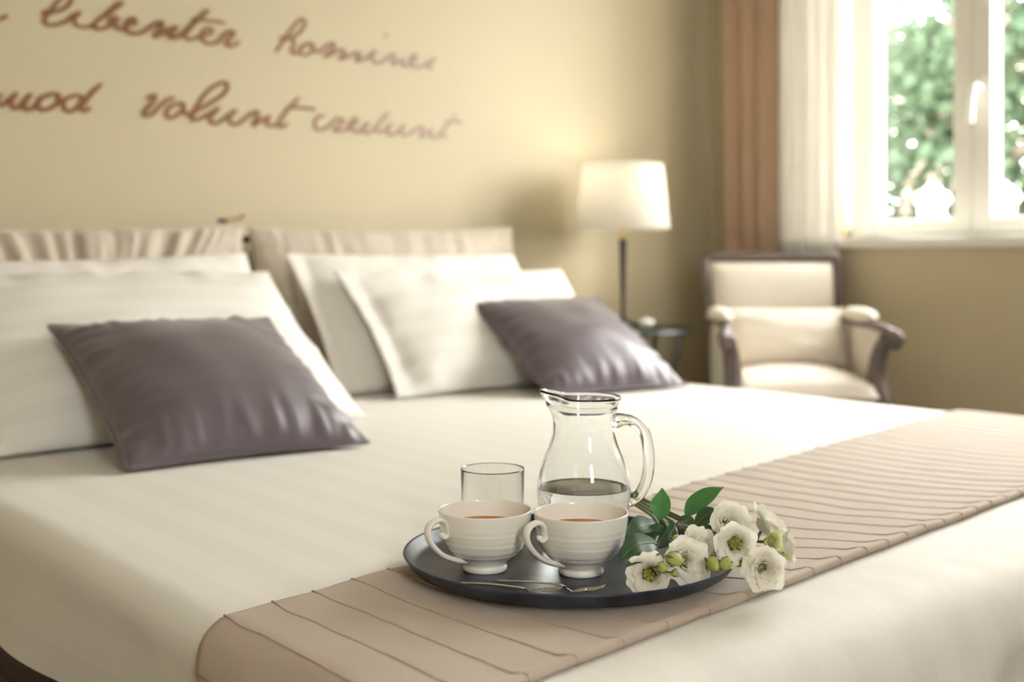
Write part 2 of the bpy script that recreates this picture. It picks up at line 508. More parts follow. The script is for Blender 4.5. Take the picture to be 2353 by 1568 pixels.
# ------------------------------------------------------------------ curtains
def curtain(name, y0, y1, x_c, amp, waves, m, label, z0=.03, z1=2.66, drift=0.0, gather=None, seed=0, cat='curtain'):
    N, K = 140, 26
    def f(u, v):
        z = z0 + (z1 - z0) * v
        g = 1.0 if gather is None else gather(v)
        yc = (y0 + y1) / 2 + drift * (1 - v)
        y = yc + (u - .5) * (y1 - y0) * g
        ph = u * waves * 2 * PI
        a = amp * (0.75 + .35 * nz(u * 5, v * 1.3, seed))
        x = x_c + a * math.sin(ph + .5 * nz(u * 3, v * 2, seed + 4)) + .012 * nz(u * 9, v * 3, seed + 9)
        y += .35 * (y1 - y0) / waves * .5 * math.sin(2 * ph) * .5
        return Vector((x, y, z))
    vs, fs = grid(N, K, f)
    o = mesh_obj(name, vs, fs, m, label=label, cat=cat)
    mod = o.modifiers.new('thickness', 'SOLIDIFY'); mod.thickness = .0025
    return o
curtain('brown_curtain', 2.715, 2.975, 3.505, .036, 3.1, M['curtain'], 'heavy brown curtain hanging beside the room corner', seed=3)
curtain('sheer_curtain', 2.475, 2.735, 3.538, .018, 4.5, M['sheer'], 'white sheer curtain drawn back beside the window', seed=8)
# rod and rings above the picture
rod = empty('curtain_rod', (3.52, 2.3, 2.69), label='dark curtain rod mounted above the window', cat='curtain rod')
tube('rod', [(0, -2.75, 0), (0, .74, 0)], .012, M['black_metal'], rod, n=12)
for k, yy in enumerate((-2.7, -1., .70)):
    tube('bracket', [(0, yy, 0), (.03, yy, .01), (.06, yy, .03)], .007, M['black_metal'], rod, n=8)
for k in range(11):
    yy = .19 + k * .05
    ring = [(.016 * math.cos(a * PI / 8), yy, -.006 + .018 * math.sin(a * PI / 8)) for a in range(16)]
    tube('ring', ring, .002, M['black_metal'], rod, n=6, closed=True)

# ------------------------------------------------------------------ handwriting on the wall
LETTERING = {
 'fere': [
  [(0.840,1.453),(0.858,1.469),(0.875,1.471),(0.892,1.477),(0.905,1.486)],
 ],
 'libenter': [
  [(0.985,1.501),(0.998,1.507),(1.009,1.512),(1.022,1.529),(1.034,1.546),(1.048,1.556),(1.062,1.554),(1.062,1.544),(1.052,1.528),(1.033,1.515),(1.012,1.507),(1.000,1.497),(0.995,1.485),(0.998,1.477),(1.010,1.474),(1.027,1.478),(1.043,1.486),(1.055,1.493),(1.065,1.505),(1.077,1.512),(1.089,1.519)],
  [(1.089,1.519),(1.075,1.505),(1.071,1.494),(1.075,1.483),(1.089,1.480),(1.106,1.481),(1.120,1.488),(1.128,1.498),(1.147,1.516),(1.166,1.535),(1.182,1.551),(1.197,1.559),(1.194,1.553),(1.177,1.538),(1.157,1.522),(1.138,1.507),(1.125,1.493),(1.125,1.484),(1.135,1.479),(1.150,1.484),(1.166,1.494),(1.182,1.505),(1.185,1.515),(1.176,1.517),(1.168,1.510),(1.169,1.500),(1.179,1.494),(1.190,1.487),(1.203,1.490),(1.211,1.498),(1.227,1.503),(1.236,1.510),(1.232,1.520),(1.222,1.518),(1.213,1.506),(1.208,1.492),(1.213,1.484),(1.224,1.479),(1.240,1.481),(1.257,1.487),(1.277,1.503),(1.294,1.515),(1.307,1.521),(1.310,1.517),(1.305,1.503),(1.297,1.489),(1.292,1.479),(1.302,1.483),(1.321,1.497),(1.338,1.509),(1.350,1.513),(1.343,1.501),(1.334,1.489),(1.338,1.481),(1.350,1.482),(1.365,1.491),(1.384,1.508),(1.405,1.532),(1.425,1.551),(1.448,1.573)],
  [(1.448,1.573),(1.425,1.550),(1.400,1.523),(1.382,1.501),(1.377,1.489),(1.384,1.482),(1.396,1.484),(1.414,1.492),(1.435,1.500),(1.453,1.507),(1.458,1.516),(1.449,1.522),(1.435,1.516),(1.425,1.502),(1.426,1.488),(1.437,1.480),(1.453,1.478),(1.471,1.484),(1.485,1.499),(1.498,1.514),(1.509,1.520),(1.524,1.519),(1.518,1.508),(1.504,1.493),(1.500,1.484),(1.511,1.478),(1.525,1.483),(1.542,1.496)],
  [(1.395,1.539),(1.410,1.540),(1.458,1.543),(1.500,1.542)],
 ],
 'homines': [
  [(1.665,1.519),(1.686,1.524),(1.696,1.536),(1.718,1.563),(1.736,1.583),(1.748,1.586),(1.754,1.577),(1.748,1.560),(1.731,1.541),(1.709,1.528),(1.686,1.515)],
  [(1.699,1.532),(1.679,1.510),(1.665,1.489),(1.653,1.477)],
  [(1.677,1.510),(1.701,1.524),(1.716,1.519),(1.715,1.503),(1.710,1.490),(1.713,1.480),(1.728,1.483),(1.736,1.493),(1.743,1.505),(1.758,1.513),(1.778,1.519)],
  [(1.778,1.519),(1.756,1.510),(1.739,1.498),(1.741,1.482),(1.756,1.480),(1.773,1.490),(1.782,1.507),(1.778,1.520),(1.783,1.505),(1.796,1.493),(1.811,1.501),(1.829,1.517),(1.850,1.527),(1.852,1.515),(1.837,1.498),(1.823,1.483),(1.845,1.492),(1.865,1.505),(1.884,1.510),(1.889,1.499),(1.877,1.482),(1.902,1.491),(1.923,1.504),(1.942,1.507),(1.942,1.496),(1.938,1.483),(1.958,1.488),(1.979,1.502),(2.007,1.524)],
  [(2.007,1.524),(1.993,1.506),(1.993,1.492),(2.007,1.483),(2.029,1.489),(2.051,1.508),(2.073,1.517),(2.076,1.508),(2.065,1.486),(2.090,1.498),(2.107,1.505),(2.104,1.493),(2.112,1.486),(2.135,1.494),(2.158,1.513),(2.152,1.525),(2.141,1.515),(2.138,1.499),(2.149,1.488),(2.172,1.489),(2.207,1.506),(2.234,1.523)],
  [(2.234,1.523),(2.216,1.507),(2.213,1.490),(2.196,1.490)],
  [(2.035,1.576),(2.047,1.571)],
 ],
 'quod': [
  [(0.992,1.286),(1.001,1.292),(1.013,1.297),(1.024,1.299)],
  [(1.055,1.289),(1.067,1.296),(1.078,1.299),(1.090,1.296)],
  [(0.850,1.287),(0.830,1.302),(0.807,1.292),(0.799,1.264),(0.810,1.245),(0.830,1.254),(0.847,1.282)],
  [(0.850,1.290),(0.839,1.242),(0.826,1.182),(0.816,1.157),(0.807,1.170),(0.826,1.210),(0.854,1.247),(0.877,1.272),(0.893,1.284)],
  [(0.882,1.286),(0.878,1.271),(0.882,1.259),(0.892,1.257),(0.901,1.267),(0.915,1.280),(0.928,1.293)],
  [(0.928,1.293),(0.918,1.279),(0.913,1.264),(0.918,1.252),(0.929,1.254),(0.939,1.267),(0.953,1.282),(0.963,1.294)],
  [(0.963,1.294),(0.951,1.276),(0.945,1.260),(0.948,1.250),(0.961,1.253),(0.973,1.264),(0.982,1.279),(0.994,1.289),(1.007,1.290)],
  [(1.007,1.290),(0.991,1.287),(0.982,1.274),(0.979,1.260),(0.988,1.253),(1.003,1.256),(1.021,1.267),(1.030,1.280),(1.029,1.293),(1.021,1.299)],
  [(1.023,1.299),(1.030,1.297),(1.030,1.284),(1.039,1.277),(1.046,1.286),(1.063,1.293)],
  [(1.063,1.293),(1.048,1.286),(1.043,1.272),(1.049,1.258),(1.062,1.255),(1.075,1.263),(1.088,1.278),(1.092,1.293),(1.085,1.298)],
  [(1.144,1.336),(1.119,1.311),(1.099,1.284),(1.089,1.268),(1.094,1.259),(1.105,1.263),(1.114,1.271)],
 ],
 'volunt': [
  [(1.264,1.304),(1.276,1.314),(1.291,1.317),(1.283,1.299),(1.268,1.282),(1.257,1.266),(1.266,1.260),(1.283,1.268),(1.302,1.289),(1.322,1.307),(1.335,1.313),(1.348,1.314)],
  [(1.350,1.299),(1.330,1.289),(1.322,1.273),(1.326,1.260),(1.341,1.261),(1.359,1.274),(1.372,1.288),(1.372,1.301),(1.361,1.302),(1.350,1.299)],
  [(1.363,1.302),(1.372,1.292),(1.375,1.278),(1.383,1.271),(1.395,1.277),(1.408,1.293),(1.426,1.322),(1.451,1.350),(1.479,1.368),(1.497,1.373),(1.504,1.362),(1.495,1.343),(1.472,1.324),(1.442,1.304),(1.415,1.289),(1.399,1.275),(1.397,1.263),(1.406,1.259),(1.426,1.267),(1.451,1.282),(1.481,1.301)],
  [(1.481,1.301),(1.460,1.280),(1.451,1.267),(1.456,1.255),(1.472,1.255),(1.490,1.268),(1.509,1.282),(1.532,1.300)],
  [(1.532,1.300),(1.514,1.280),(1.509,1.267),(1.518,1.256),(1.535,1.258),(1.556,1.273),(1.580,1.292),(1.597,1.298),(1.597,1.282),(1.585,1.257),(1.607,1.272),(1.641,1.290)],
  [(1.641,1.290),(1.629,1.276),(1.631,1.263),(1.651,1.262),(1.666,1.272)],
  [(1.736,1.352),(1.700,1.317),(1.675,1.284),(1.666,1.265),(1.675,1.259),(1.698,1.272)],
  [(1.688,1.315),(1.723,1.321),(1.783,1.321),(1.787,1.322)],
 ],
 'credunt': [
  [(1.823,1.303),(1.806,1.302),(1.789,1.288),(1.787,1.270),(1.796,1.260),(1.816,1.263),(1.838,1.276),(1.857,1.293),(1.867,1.299),(1.887,1.295),(1.875,1.281),(1.855,1.263),(1.875,1.262),(1.897,1.268),(1.920,1.280),(1.937,1.297),(1.930,1.305),(1.915,1.291),(1.909,1.275),(1.925,1.265),(1.945,1.265),(1.960,1.277),(1.981,1.296)],
  [(1.981,1.296),(1.963,1.283),(1.958,1.268),(1.970,1.260),(1.988,1.270),(2.006,1.284)],
  [(2.054,1.334),(2.025,1.305),(2.004,1.280),(2.014,1.267),(2.035,1.275),(2.064,1.300)],
  [(2.064,1.300),(2.048,1.279),(2.051,1.263),(2.069,1.264),(2.093,1.282),(2.115,1.299)],
  [(2.115,1.299),(2.099,1.278),(2.104,1.265),(2.120,1.266),(2.147,1.281),(2.172,1.294),(2.186,1.293),(2.175,1.265),(2.200,1.278),(2.219,1.291),(2.211,1.272),(2.230,1.264),(2.256,1.273)],
  [(2.316,1.346),(2.278,1.304),(2.256,1.275),(2.278,1.270)],
  [(2.270,1.315),(2.304,1.324),(2.339,1.322)],
 ],
}

LETTER_LABEL = {
    'fere': 'end of a brown handwritten word at the wall\'s far left',
    'libenter': 'brown handwritten word libenter on the upper line of the wall',
    'homines': 'copper brown handwritten word homines beside libenter on the wall',
    'quod': 'dark brown handwritten word quod on the lower line of the wall',
    'volunt': 'brown handwritten word volunt between two words of the lower line',
    'credunt': 'pale copper handwritten word credunt fading into the bright wall'}
LETTER_W = {'fere': .0125, 'libenter': .0108, 'homines': .0108, 'quod': .0112, 'volunt': .0122, 'credunt': .0110}
for word, strokes in LETTERING.items():
    vs, fs = [], []
    for si, st in enumerate(strokes):
        pts = catmull([(a, 0, b) for a, b in st], 5)
        n = len(pts)
        base = len(vs)
        yo = YB - .0012 - .0002 * si
        for i, p in enumerate(pts):
            t = (pts[min(i + 1, n - 1)] - pts[max(i - 1, 0)])
            if t.length < 1e-7: t = Vector((1, 0, 0))
            t.normalize()
            s = Vector((-t.z, 0, t.x))
            # pen thickness varies: heavier on down strokes
            w = LETTER_W[word] * .5 * (0.86 + .30 * abs(t.z) * (1 if t.z < 0 else .6))
            e = min(i, n - 1 - i)
            if e < 2: w *= (.55 + .22 * e)
            a, b = p + s * w, p - s * w
            yo -= .000022
            vs += [(a.x, yo, a.z), (b.x, yo, b.z), (a.x, YB, a.z), (b.x, YB, b.z)]
        for i in range(n - 1):
            q = base + i * 4; r = q + 4
            fs += [(q, q + 1, r + 1, r), (q, r, r + 2, q + 2), (q + 1, q + 3, r + 3, r + 1)]
    mesh_obj('wall_lettering', vs, fs, M['letter'], smooth=False, label=LETTER_LABEL[word], cat='wall lettering', group='handwritten words on the wall')

# ------------------------------------------------------------------ garden outside
struct(box('ground', 4.3, 40, -25, 30, -.6, -.5, M['grass']), 'green garden lawn outside the window', 'lawn')
def tree(x, y, trunk_h, rx, rz, cz, n, leafm, label, seed, blossoms=0, size=.11):
    rnd = random.Random(seed)
    t = empty('garden_tree', (x, y, -.5), label=label, cat='tree', group='trees outside the window')
    tube('trunk', [(0, 0, 0), (.08, .05, trunk_h * .5), (.0, .1, trunk_h), (.1, 0, trunk_h + 1.0)], [.14, .11, .09, .03], M['bark'], t, n=8)
    for k in range(5):
        a = k * 1.27
        tube('branch', [(0, .05, trunk_h * .8), (math.cos(a) * rx * .4, math.sin(a) * rx * .4, cz + .1), (math.cos(a) * rx * .75, math.sin(a) * rx * .75, cz + .5)], [.06, .035, .012], M['bark'], t, n=6)
    def leaves(count, sz, in_clumps):
        vs, fs = [], []
        clumps = []
        for c in range(36):
            a = rnd.uniform(0, 2 * PI); h = rnd.uniform(-1, 1); rr = math.sqrt(max(0, 1 - h * h)) * rnd.uniform(.35, 1)
            clumps.append((math.cos(a) * rr * rx, math.sin(a) * rr * rx, cz + h * rz))
        for k in range(count):
            c = clumps[k % len(clumps)]
            s = rx * .36 if not in_clumps else rx * .3
            p = Vector((c[0] + rnd.gauss(0, s * .55), c[1] + rnd.gauss(0, s * .55), c[2] + rnd.gauss(0, s * .5)))
            d = Vector((rnd.uniform(-1, 1), rnd.uniform(-1, 1), rnd.uniform(-1, .6))).normalized()
            q = d.orthogonal().normalized()
            q = Matrix.Rotation(rnd.uniform(0, 6.28), 3, d) @ q
            L = sz * rnd.uniform(.6, 1.3); w = L * .42
            b = len(vs)
            nrm = d.cross(q) * (L * .12)
            vs += [p, p + d * L * .5 + q * w + nrm, p + d * L, p + d * L * .5 - q * w + nrm]
            fs += [(b, b + 1, b + 2), (b, b + 2, b + 3)]
        return vs, fs
    vs, fs = leaves(n, size, False)
    mesh_obj('foliage', vs, fs, leafm, t, smooth=False, kind='stuff')
    if blossoms:
        vs, fs = leaves(blossoms, size * .8, True)
        mesh_obj('blossom_clusters', vs, fs, M['blossom'], t, smooth=False, kind='stuff')
tree(11.0, 6.75, 1.5, 1.9, 1.65, 2.2, 11000, M['tree_leaf'], 'bushy green tree with pale blossom seen through the left pane', 11, 900)
tree(8.2, 3.9, 1.2, 1.35, 1.35, 2.0, 8500, M['tree_leaf'], 'bright green tree seen through the right pane', 12, 500)
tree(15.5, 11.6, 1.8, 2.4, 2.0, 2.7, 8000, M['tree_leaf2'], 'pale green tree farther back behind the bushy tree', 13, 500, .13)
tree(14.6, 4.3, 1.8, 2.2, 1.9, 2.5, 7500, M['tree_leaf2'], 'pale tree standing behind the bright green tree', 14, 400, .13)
tree(9.2, .6, 1.3, 1.6, 1.1, 1.7, 6000, M['tree_leaf'], 'green tree beyond the frame edge of the window', 15, 300)

# pots with white blooms on the outer ledge
def potted_bloom(x, y, z, s, seed, label):
    rnd = random.Random(seed)
    t = empty('flower_pot', (x, y, z), label=label, cat='flower pot', group='white pots on the outer ledge')
    prof = [(0.0, 0), (.040, 0), (.043, .004), (.047, .05), (.048, .078), (.051, .080), (.051, .088), (.046, .088), (.044, .075), (.0, .072)]
    lathe('pot', [(r * s, h * s) for r, h in prof], M['pot'], t, n=32)
    for k, (dx, dy, dz, r) in enumerate(((0, 0, .125, .030), (-.034, .022, .098, .027), (.034, -.022, .099, .027), (.018, .028, .105, .024), (-.016, -.028, .104, .024), (.03, .022, .1, .022), (-.03, -.01, .1, .022))):
        def f(u, v, r=r, k=k):
            a = 2 * PI * u; b = PI * (v - .5)
            rr = r * s * (1 + .16 * math.sin(5 * a + k) * math.cos(b) + .1 * math.sin(6 * b + k))
            return Vector((rr * math.cos(a) * math.cos(b) + dx * s, rr * math.sin(a) * math.cos(b) + dy * s, rr * math.sin(b) + dz * s))
        vs, fs = grid(20, 12, f, True)
        mesh_obj('bloom', vs, fs, M['pot_bloom'], t)
potted_bloom(3.945, 2.355, .995, 1.0, 3, 'white pot with white blooms outside the left pane')
potted_bloom(3.945, 2.085, .995, .95, 5, 'white pot half hidden behind the right sash frame')

# ------------------------------------------------------------------ bed
BX0, BX1, BY0, BY1, ZB = .48, 2.52, .630, 2.92, .52
BR = .036
BRF = .075            # rounder roll at the foot end
def ztop(x, y):
    return ZB + .004 * nz(x * 1.7, y * 1.7, 3.1) + .0015 * nz(x * 6, y * 5, 7.7)

bed = empty('double_bed', ((BX0 + BX1) / 2, (BY0 + BY1) / 2, 0), label='double bed with dark base and two hanging headboard cushions', cat='bed')
bx, by, _ = bed.location
box('base', BX0 + .06 - bx, BX1 - .06 - bx, BY0 + .06 - by, BY1 - by, .05, .355, M['base'], bed, bev=.02, seg=3)
tube('base_piping', [(BX0 + .058 - bx, BY0 + .10 - by, .235), (BX0 + .058 - bx, BY1 - .02 - by, .235)], .004, M['base'], bed)
box('mattress', BX0 + .03 - bx, BX1 - .03 - bx, BY0 + .05 - by, BY1 - .005 - by, .355, ZB - .012, M['mattress'], bed, bev=.03, seg=3)
for sx in (BX0 + .15, BX1 - .15):
    for sy in (BY0 + .15, BY1 - .15):
        lathe('leg', [(0, 0), (.025, 0), (.032, .05)], M['black_metal'], bed, n=16, loc=(sx - bx, sy - by, 0))

def foldx(s, off, drop_flare=.03):
    """cross-section of cloth over the mattress; s arc length from the left flat limit -> (x, dz)"""
    L = BX1 - BX0 - 2 * BR
    q = BR * PI / 2
    if s < 0 or s > L:
        e = -s if s < 0 else s - L
        th = min(e / BR, PI / 2)
        d = (BR + off) * math.sin(th); dz = -BR + (BR + off) * math.cos(th)
        if e > q:
            d += (e - q) * drop_flare; dz -= (e - q)
        return (BX0 + BR - d, dz) if s < 0 else (BX1 - BR + d, dz)
    return BX0 + BR + s, off
def foldy(t, off=0.0, drop_flare=.06):
    """t arc length from the flat limit at the foot (negative = hanging over the foot end)"""
    q = BRF * PI / 2
    if t < 0:
        e = -t; th = min(e / BRF, PI / 2)
        d = (BRF + off) * math.sin(th); dz = -BRF + (BRF + off) * math.cos(th)
        if e > q:
            d += (e - q) * drop_flare; dz -= (e - q)
        return BY0 + BRF - d, dz
    return BY0 + BRF + t, off

# bed cover: draped cloth
S0, S1 = -(BR * PI / 2 + .108), (BX1 - BX0 - 2 * BR) + BR * PI / 2 + .14
T0, T1 = -(BRF * PI / 2 + .24), BY1 - BY0 - BRF
vs, fs, uv = [], [], []
NU, NV = 150, 150
for j in range(NV + 1):
    t = T0 + (T1 - T0) * j / NV
    for i in range(NU + 1):
        s = S0 + (S1 - S0) * i / NU
        x, dx = foldx(s, 0.0); y, dy = foldy(t)
        dz = -((-dx) ** 3 + (-dy) ** 3) ** (1 / 3) if (dx < 0 and dy < 0) else min(dx, 0) + min(dy, 0)
        drop = max(0.0, -dz - BR)
        if dx < -BR:
            x += (-1 if s < 0 else 1) * (.20 * drop) * (.55 * math.sin(t * 7.5 + 1.0) + .5 * nz(t * 5, drop * 6, 2)) * (.6 if s < 0 else 1)
            dz += .022 * math.sin(t * 5 + .4) * min(1, drop / .1)
        if dy < -BRF:
            y += .22 * drop * (.6 * math.sin(s * 19) + .6 * nz(s * 9, drop * 4, 5))
        # soft crease just inside the edge
        zt = ztop(x, y)
        vs.append((x, y, zt + dz)); uv.append((s, t))
for j in range(NV):
    for i in range(NU):
        a = j * (NU + 1) + i
        fs.append((a, a + 1, a + NU + 2, a + NU + 1))
cov = mesh_obj('bed_cover', vs, fs, M['sheet'], uv=uv, label='white satin striped cover draped over the double bed', cat='bed cover')

# runner across the foot
def r_back(x): return 1.042 + (x - .49) * .190
def r_front(x): return .733 + (x - .624) * .120
runner = empty('bed_runner', (BX0, .9, ZB), label='taupe corded runner laid across the foot of the bed', cat='bed runner')
rx, ry, rz = runner.location
RS0, RS1 = -(BR * PI / 2 + .30), (BX1 - BX0 - 2 * BR) + BR * PI / 2 + .25
def runner_pt(s, v, off):
    x, dz = foldx(s, off, .02)
    xx = max(BX0 - .05, min(BX1 + .05, x))
    if s < 0: xx = BX0 + BR + s * .5
    yb, yf = r_back(xx), r_front(xx)
    y = yb + (yf - yb) * v
    y += .004 * nz(s * 6, v * 2, 1) * (1 if v > .5 else .6)
    bulge = .0022 * nz(s * 14, v * 5, 6)
    return Vector((x - rx, y - ry, ztop(x, y) + dz + (bulge if dz > -.02 else 0) - rz))
sec = [(0.0, .0012), (-.006, .0035), (0.0, .0062)] + [(k / 26, .0068) for k in range(1, 26)] + [(.985, .0090), (1.0, .0110), (1.014, .0100), (1.020, .0062), (1.014, .0022), (1.0, .0012)]
NUR = 300
vs, fs, uv = [], [], []
for i in range(NUR + 1):
    s = RS0 + (RS1 - RS0) * i / NUR
    for (v, off) in sec:
        vs.append(runner_pt(s, v, off)); uv.append((s, v))
K = len(sec)
for i in range(NUR):
    for k in range(K):
        a = i * K + k; b = i * K + (k + 1) % K
        fs.append((a, a + K, b + K, b))
mesh_obj('cloth', vs, fs, M['runner'], runner, uv=uv)
def cord_shift(s, v):
    k = .105 * smooth01((s - .05) / .55)
    return k * v ** 3
ci = 0
s = .559 - (BX0 + BR)
while s > RS0 + .05: s -= .0525
while s < RS1 - .03:
    pts = []
    for k in range(27):
        v = k / 26
        ss = s + cord_shift(s, v) + .0022 * nz(s * 30, v * 9, 4)
        pts.append(runner_pt(ss, v, .0067 + (.0040 * smooth01((v - .95) / .05))))
    for v, off in ((1.014, .0104), (1.0215, .0064), (1.0155, .0022)):
        pts.append(runner_pt(s + cord_shift(s, 1) + .003 * (v - 1) / .015, v, off))
    tube('cord', pts, .0015, M['cord'], runner, n=6, flat=(1.0, .7), up=(0, 0, 1))
    s += .0525

# ------------------------------------------------------------------ pillows
class Pillow:
    def __init__(self, W, H, T, origin, lean, yaw=0.0, pinch=.05, p=2.4, k=.6, low=.25, seed=0, wr=.004, wfreq=9,
                 flange=(0, 0), roll=0.0, floor_z=None, bend=0.0, gather=0.0, gfreq=60.0, gside=1, spread=.0):
        self.__dict__.update(locals())
        a = R(lean)
        self.ex = Vector((math.cos(yaw), math.sin(yaw), 0))
        back = Vector((-math.sin(yaw), math.cos(yaw), 0))
        self.ey = back * math.cos(a) + Vector((0, 0, 1)) * math.sin(a)
        self.ez = self.ex.cross(self.ey)
        if roll:
            rm = Matrix.Rotation(roll, 3, self.ez)
            self.ex = rm @ self.ex; self.ey = rm @ self.ey
    def th(self, u, v):
        fl, fr = self.flange
        uu = u
        if fl or fr:
            lo, hi = -1 + fl, 1 - fr
            uu = (u - lo) / (hi - lo) * 2 - 1
            if abs(uu) >= 1: return .004
        e = max(0.0, (1 - abs(uu) ** self.p)) * max(0.0, (1 - abs(v) ** self.p))
        return self.T / 2 * e ** self.k * (1 - self.low * v) + (.003 if (fl or fr) else 0)
    def pt(self, u, v, side):
        s = self.seed
        W, H = self.W, self.H
        a = W / 2 * u * (1 - self.pinch * (1 - v * v) * u * u)
        b = H / 2 * v * (1 - self.pinch * (1 - u * u) * v * v)
        t = self.th(u, v)
        edge = max(abs(u), abs(v))
        ew = smooth01((edge - .45) / .5) * (1 - smooth01((edge - .96) / .04))
        w = self.wr * nz(u * 2.3 + s, v * 2.3, side * 3.0 + s)
        # creases running in from the seams
        if abs(v) > abs(u):
            w += self.wr * 1.3 * ew * nz(u * self.wfreq + s * 3, v * 1.5, side + 7)
        else:
            w += self.wr * 1.3 * ew * nz(u * 1.5, v * self.wfreq + s * 3, side + 9)
        if self.gather:
            fan = u * self.gfreq * (1 + self.spread * (v + 1) * .5)
            w += self.gather * (nz(fan * .16, v * .6, s) + .55 * nz(fan * .33, v * .9, s + 5)) * smooth01((1 - abs(v)) / .08) * smooth01((1 - abs(u)) / .2) * (1.0 if self.gside > 0 else smooth01((-.1 - v) / .5))
        c = (t + w * min(1.0, t / .02)) * side
        c -= self.bend * (1 - u * u)
        p = self.origin + self.ex * a + self.ey * (b + H / 2) + self.ez * c
        if self.floor_z is not None and p.z < self.floor_z:
            p.z = self.floor_z + .0
        return p
    def build(self, name, m, nu=56, nv=40, parent=None, piping=None, pname='piping', uvm=True, **kw):
        O = self.origin
        vs, uv, idx = [], [], {}
        for side in (1, -1):
            for j in range(nv + 1):
                for i in range(nu + 1):
                    # denser towards the seams
                    u = math.sin((i / nu * 2 - 1) * PI / 2 * .96) / math.sin(PI / 2 * .96)
                    v = math.sin((j / nv * 2 - 1) * PI / 2 * .96) / math.sin(PI / 2 * .96)
                    rim = i in (0, nu) or j in (0, nv)
                    if rim and side == -1:
                        idx[side, i, j] = idx[1, i, j]; continue
                    P = self.pt(u, v, 0 if rim else side)
                    idx[side, i, j] = len(vs)
                    vs.append(P - O); uv.append((self.W / 2 * u, self.H / 2 * v))
        fs = []
        for side in (1, -1):
            for j in range(nv):
                for i in range(nu):
                    q = [idx[side, i, j], idx[side, i + 1, j], idx[side, i + 1, j + 1], idx[side, i, j + 1]]
                    fs.append(tuple(q if side == 1 else q[::-1]))
        loc = O if parent is None else O - Vector(parent.location)
        o = mesh_obj(name, vs, fs, m, parent, uv=uv, loc=loc, **kw)
        if piping:
            rim = []
            n = 40
            for i in range(n): rim.append((-1 + 2 * i / n, -1))
            for i in range(n): rim.append((1, -1 + 2 * i / n))
            for i in range(n): rim.append((1 - 2 * i / n, 1))
            for i in range(n): rim.append((-1, 1 - 2 * i / n))
            pts = [self.pt(u, v, 0) - O for u, v in rim]
            for q in pts:
                if self.floor_z is not None and q.z + O.z < self.floor_z + piping: q.z = self.floor_z + piping - O.z
            tube(pname, pts, piping, m, o, n=8, closed=True)
        return o

ZP = ZB + .006
# headboard cushions hang from the rail, parts of the bed
hc1 = Pillow(.97, .50, .15, Vector((1.022, 2.955, .455)), 86, 0, pinch=.035, p=3.2, k=.45, low=.1, seed=2.0, wr=.006, gather=.017, gfreq=170, spread=-.5, roll=R(1.2))
hc1.build('headboard_cushion', M['headboard'], nu=150, nv=40, parent=bed)
hc2 = Pillow(.95, .50, .15, Vector((1.998, 2.955, .470)), 86, 0, pinch=.035, p=3.2, k=.45, low=.1, seed=5.0, wr=.006, gather=.004, gfreq=130, roll=R(1.0))
hc2.build('headboard_cushion', M['headboard'], nu=120, nv=40, parent=bed)
tube('headboard_rail', [(BX0 + .02 - bx, 3.03 - by, .915), (BX1 - .08 - bx, 3.03 - by, .935)], .010, M['black_metal'], bed, n=12)
for sx in (BX0 + .02, 1.476, BX1 - .12):
    tube('headboard_post', [(sx - bx, 3.055 - by, 0.0), (sx - bx, 3.055 - by, .93)], .010, M['black_metal'], bed, n=10)
# strap end with its buckle showing above the gap between the cushions
tube('strap', catmull([(1.435 - bx, 2.995 - by, .976), (1.455 - bx, 2.985 - by, .979), (1.478 - bx, 2.98 - by, .982), (1.498 - bx, 2.975 - by, .994)], 4), .006, M['brass'], bed, n=8, flat=(1, .6))
box('buckle', 1.424 - bx, 1.452 - bx, 2.985 - by, 2.997 - by, .969, .981, M['black_metal'], bed, bev=.003)

PL = dict(floor_z=ZP)
# left pair
p = Pillow(.84, .46, .15, Vector((1.005, 2.475, ZP)), 49, 0, pinch=.05, seed=11, wr=.007, roll=R(2.6), **PL)
p.build('white_pillow', M['pillowcase_side'], label='white striped pillow standing upright against the gathered headboard cushion', cat='pillow', group='white pillows on the bed')
p = Pillow(.79, .51, .17, Vector((.985, 2.150, ZP)), 38, .06, pinch=.05, seed=21, wr=.008, wfreq=7, **PL)
p.build('white_pillow', M['pillowcase'], label='white striped pillow directly behind the nearer mauve cushion', cat='pillow', group='white pillows on the bed')
# right pair
p = Pillow(.80, .455, .12, Vector((1.945, 2.560, ZP)), 52, 0, pinch=.04, seed=31, wr=.007, flange=(.12, 0), **PL)
p.build('white_pillow', M['pillowcase_side'], label='white pillow leaning on the smooth headboard cushion by the lamp', cat='pillow', group='white pillows on the bed')
p = Pillow(.80, .44, .11, Vector((2.030, 2.415, ZP)), 45, -.02, pinch=.05, seed=43, wr=.010, wfreq=6, flange=(.14, 0), **PL)
p.build('white_pillow', M['pillowcase'], label='plump white pillow directly behind the farther mauve cushion', cat='pillow', group='white pillows on the bed')
# mauve cushions
p = Pillow(.452, .462, .165, Vector((.952, 1.850, ZP)), 28, -.02, pinch=.06, p=2.2, k=.62, low=.15, seed=52, wr=.0075, wfreq=12, **PL)
p.build('mauve_cushion', M['purple'], nu=64, nv=64, piping=.0038, label='nearer square mauve satin cushion with piped edge', cat='cushion', group='mauve cushions')
p = Pillow(.452, .455, .16, Vector((2.155, 2.170, ZP)), 30, -.10, pinch=.06, p=2.2, k=.62, low=.15, seed=66, wr=.0075, wfreq=11, **PL)
p.build('mauve_cushion', M['purple'], nu=64, nv=64, piping=.0038, label='farther square mauve cushion nearest to the lamp', cat='cushion', group='mauve cushions')

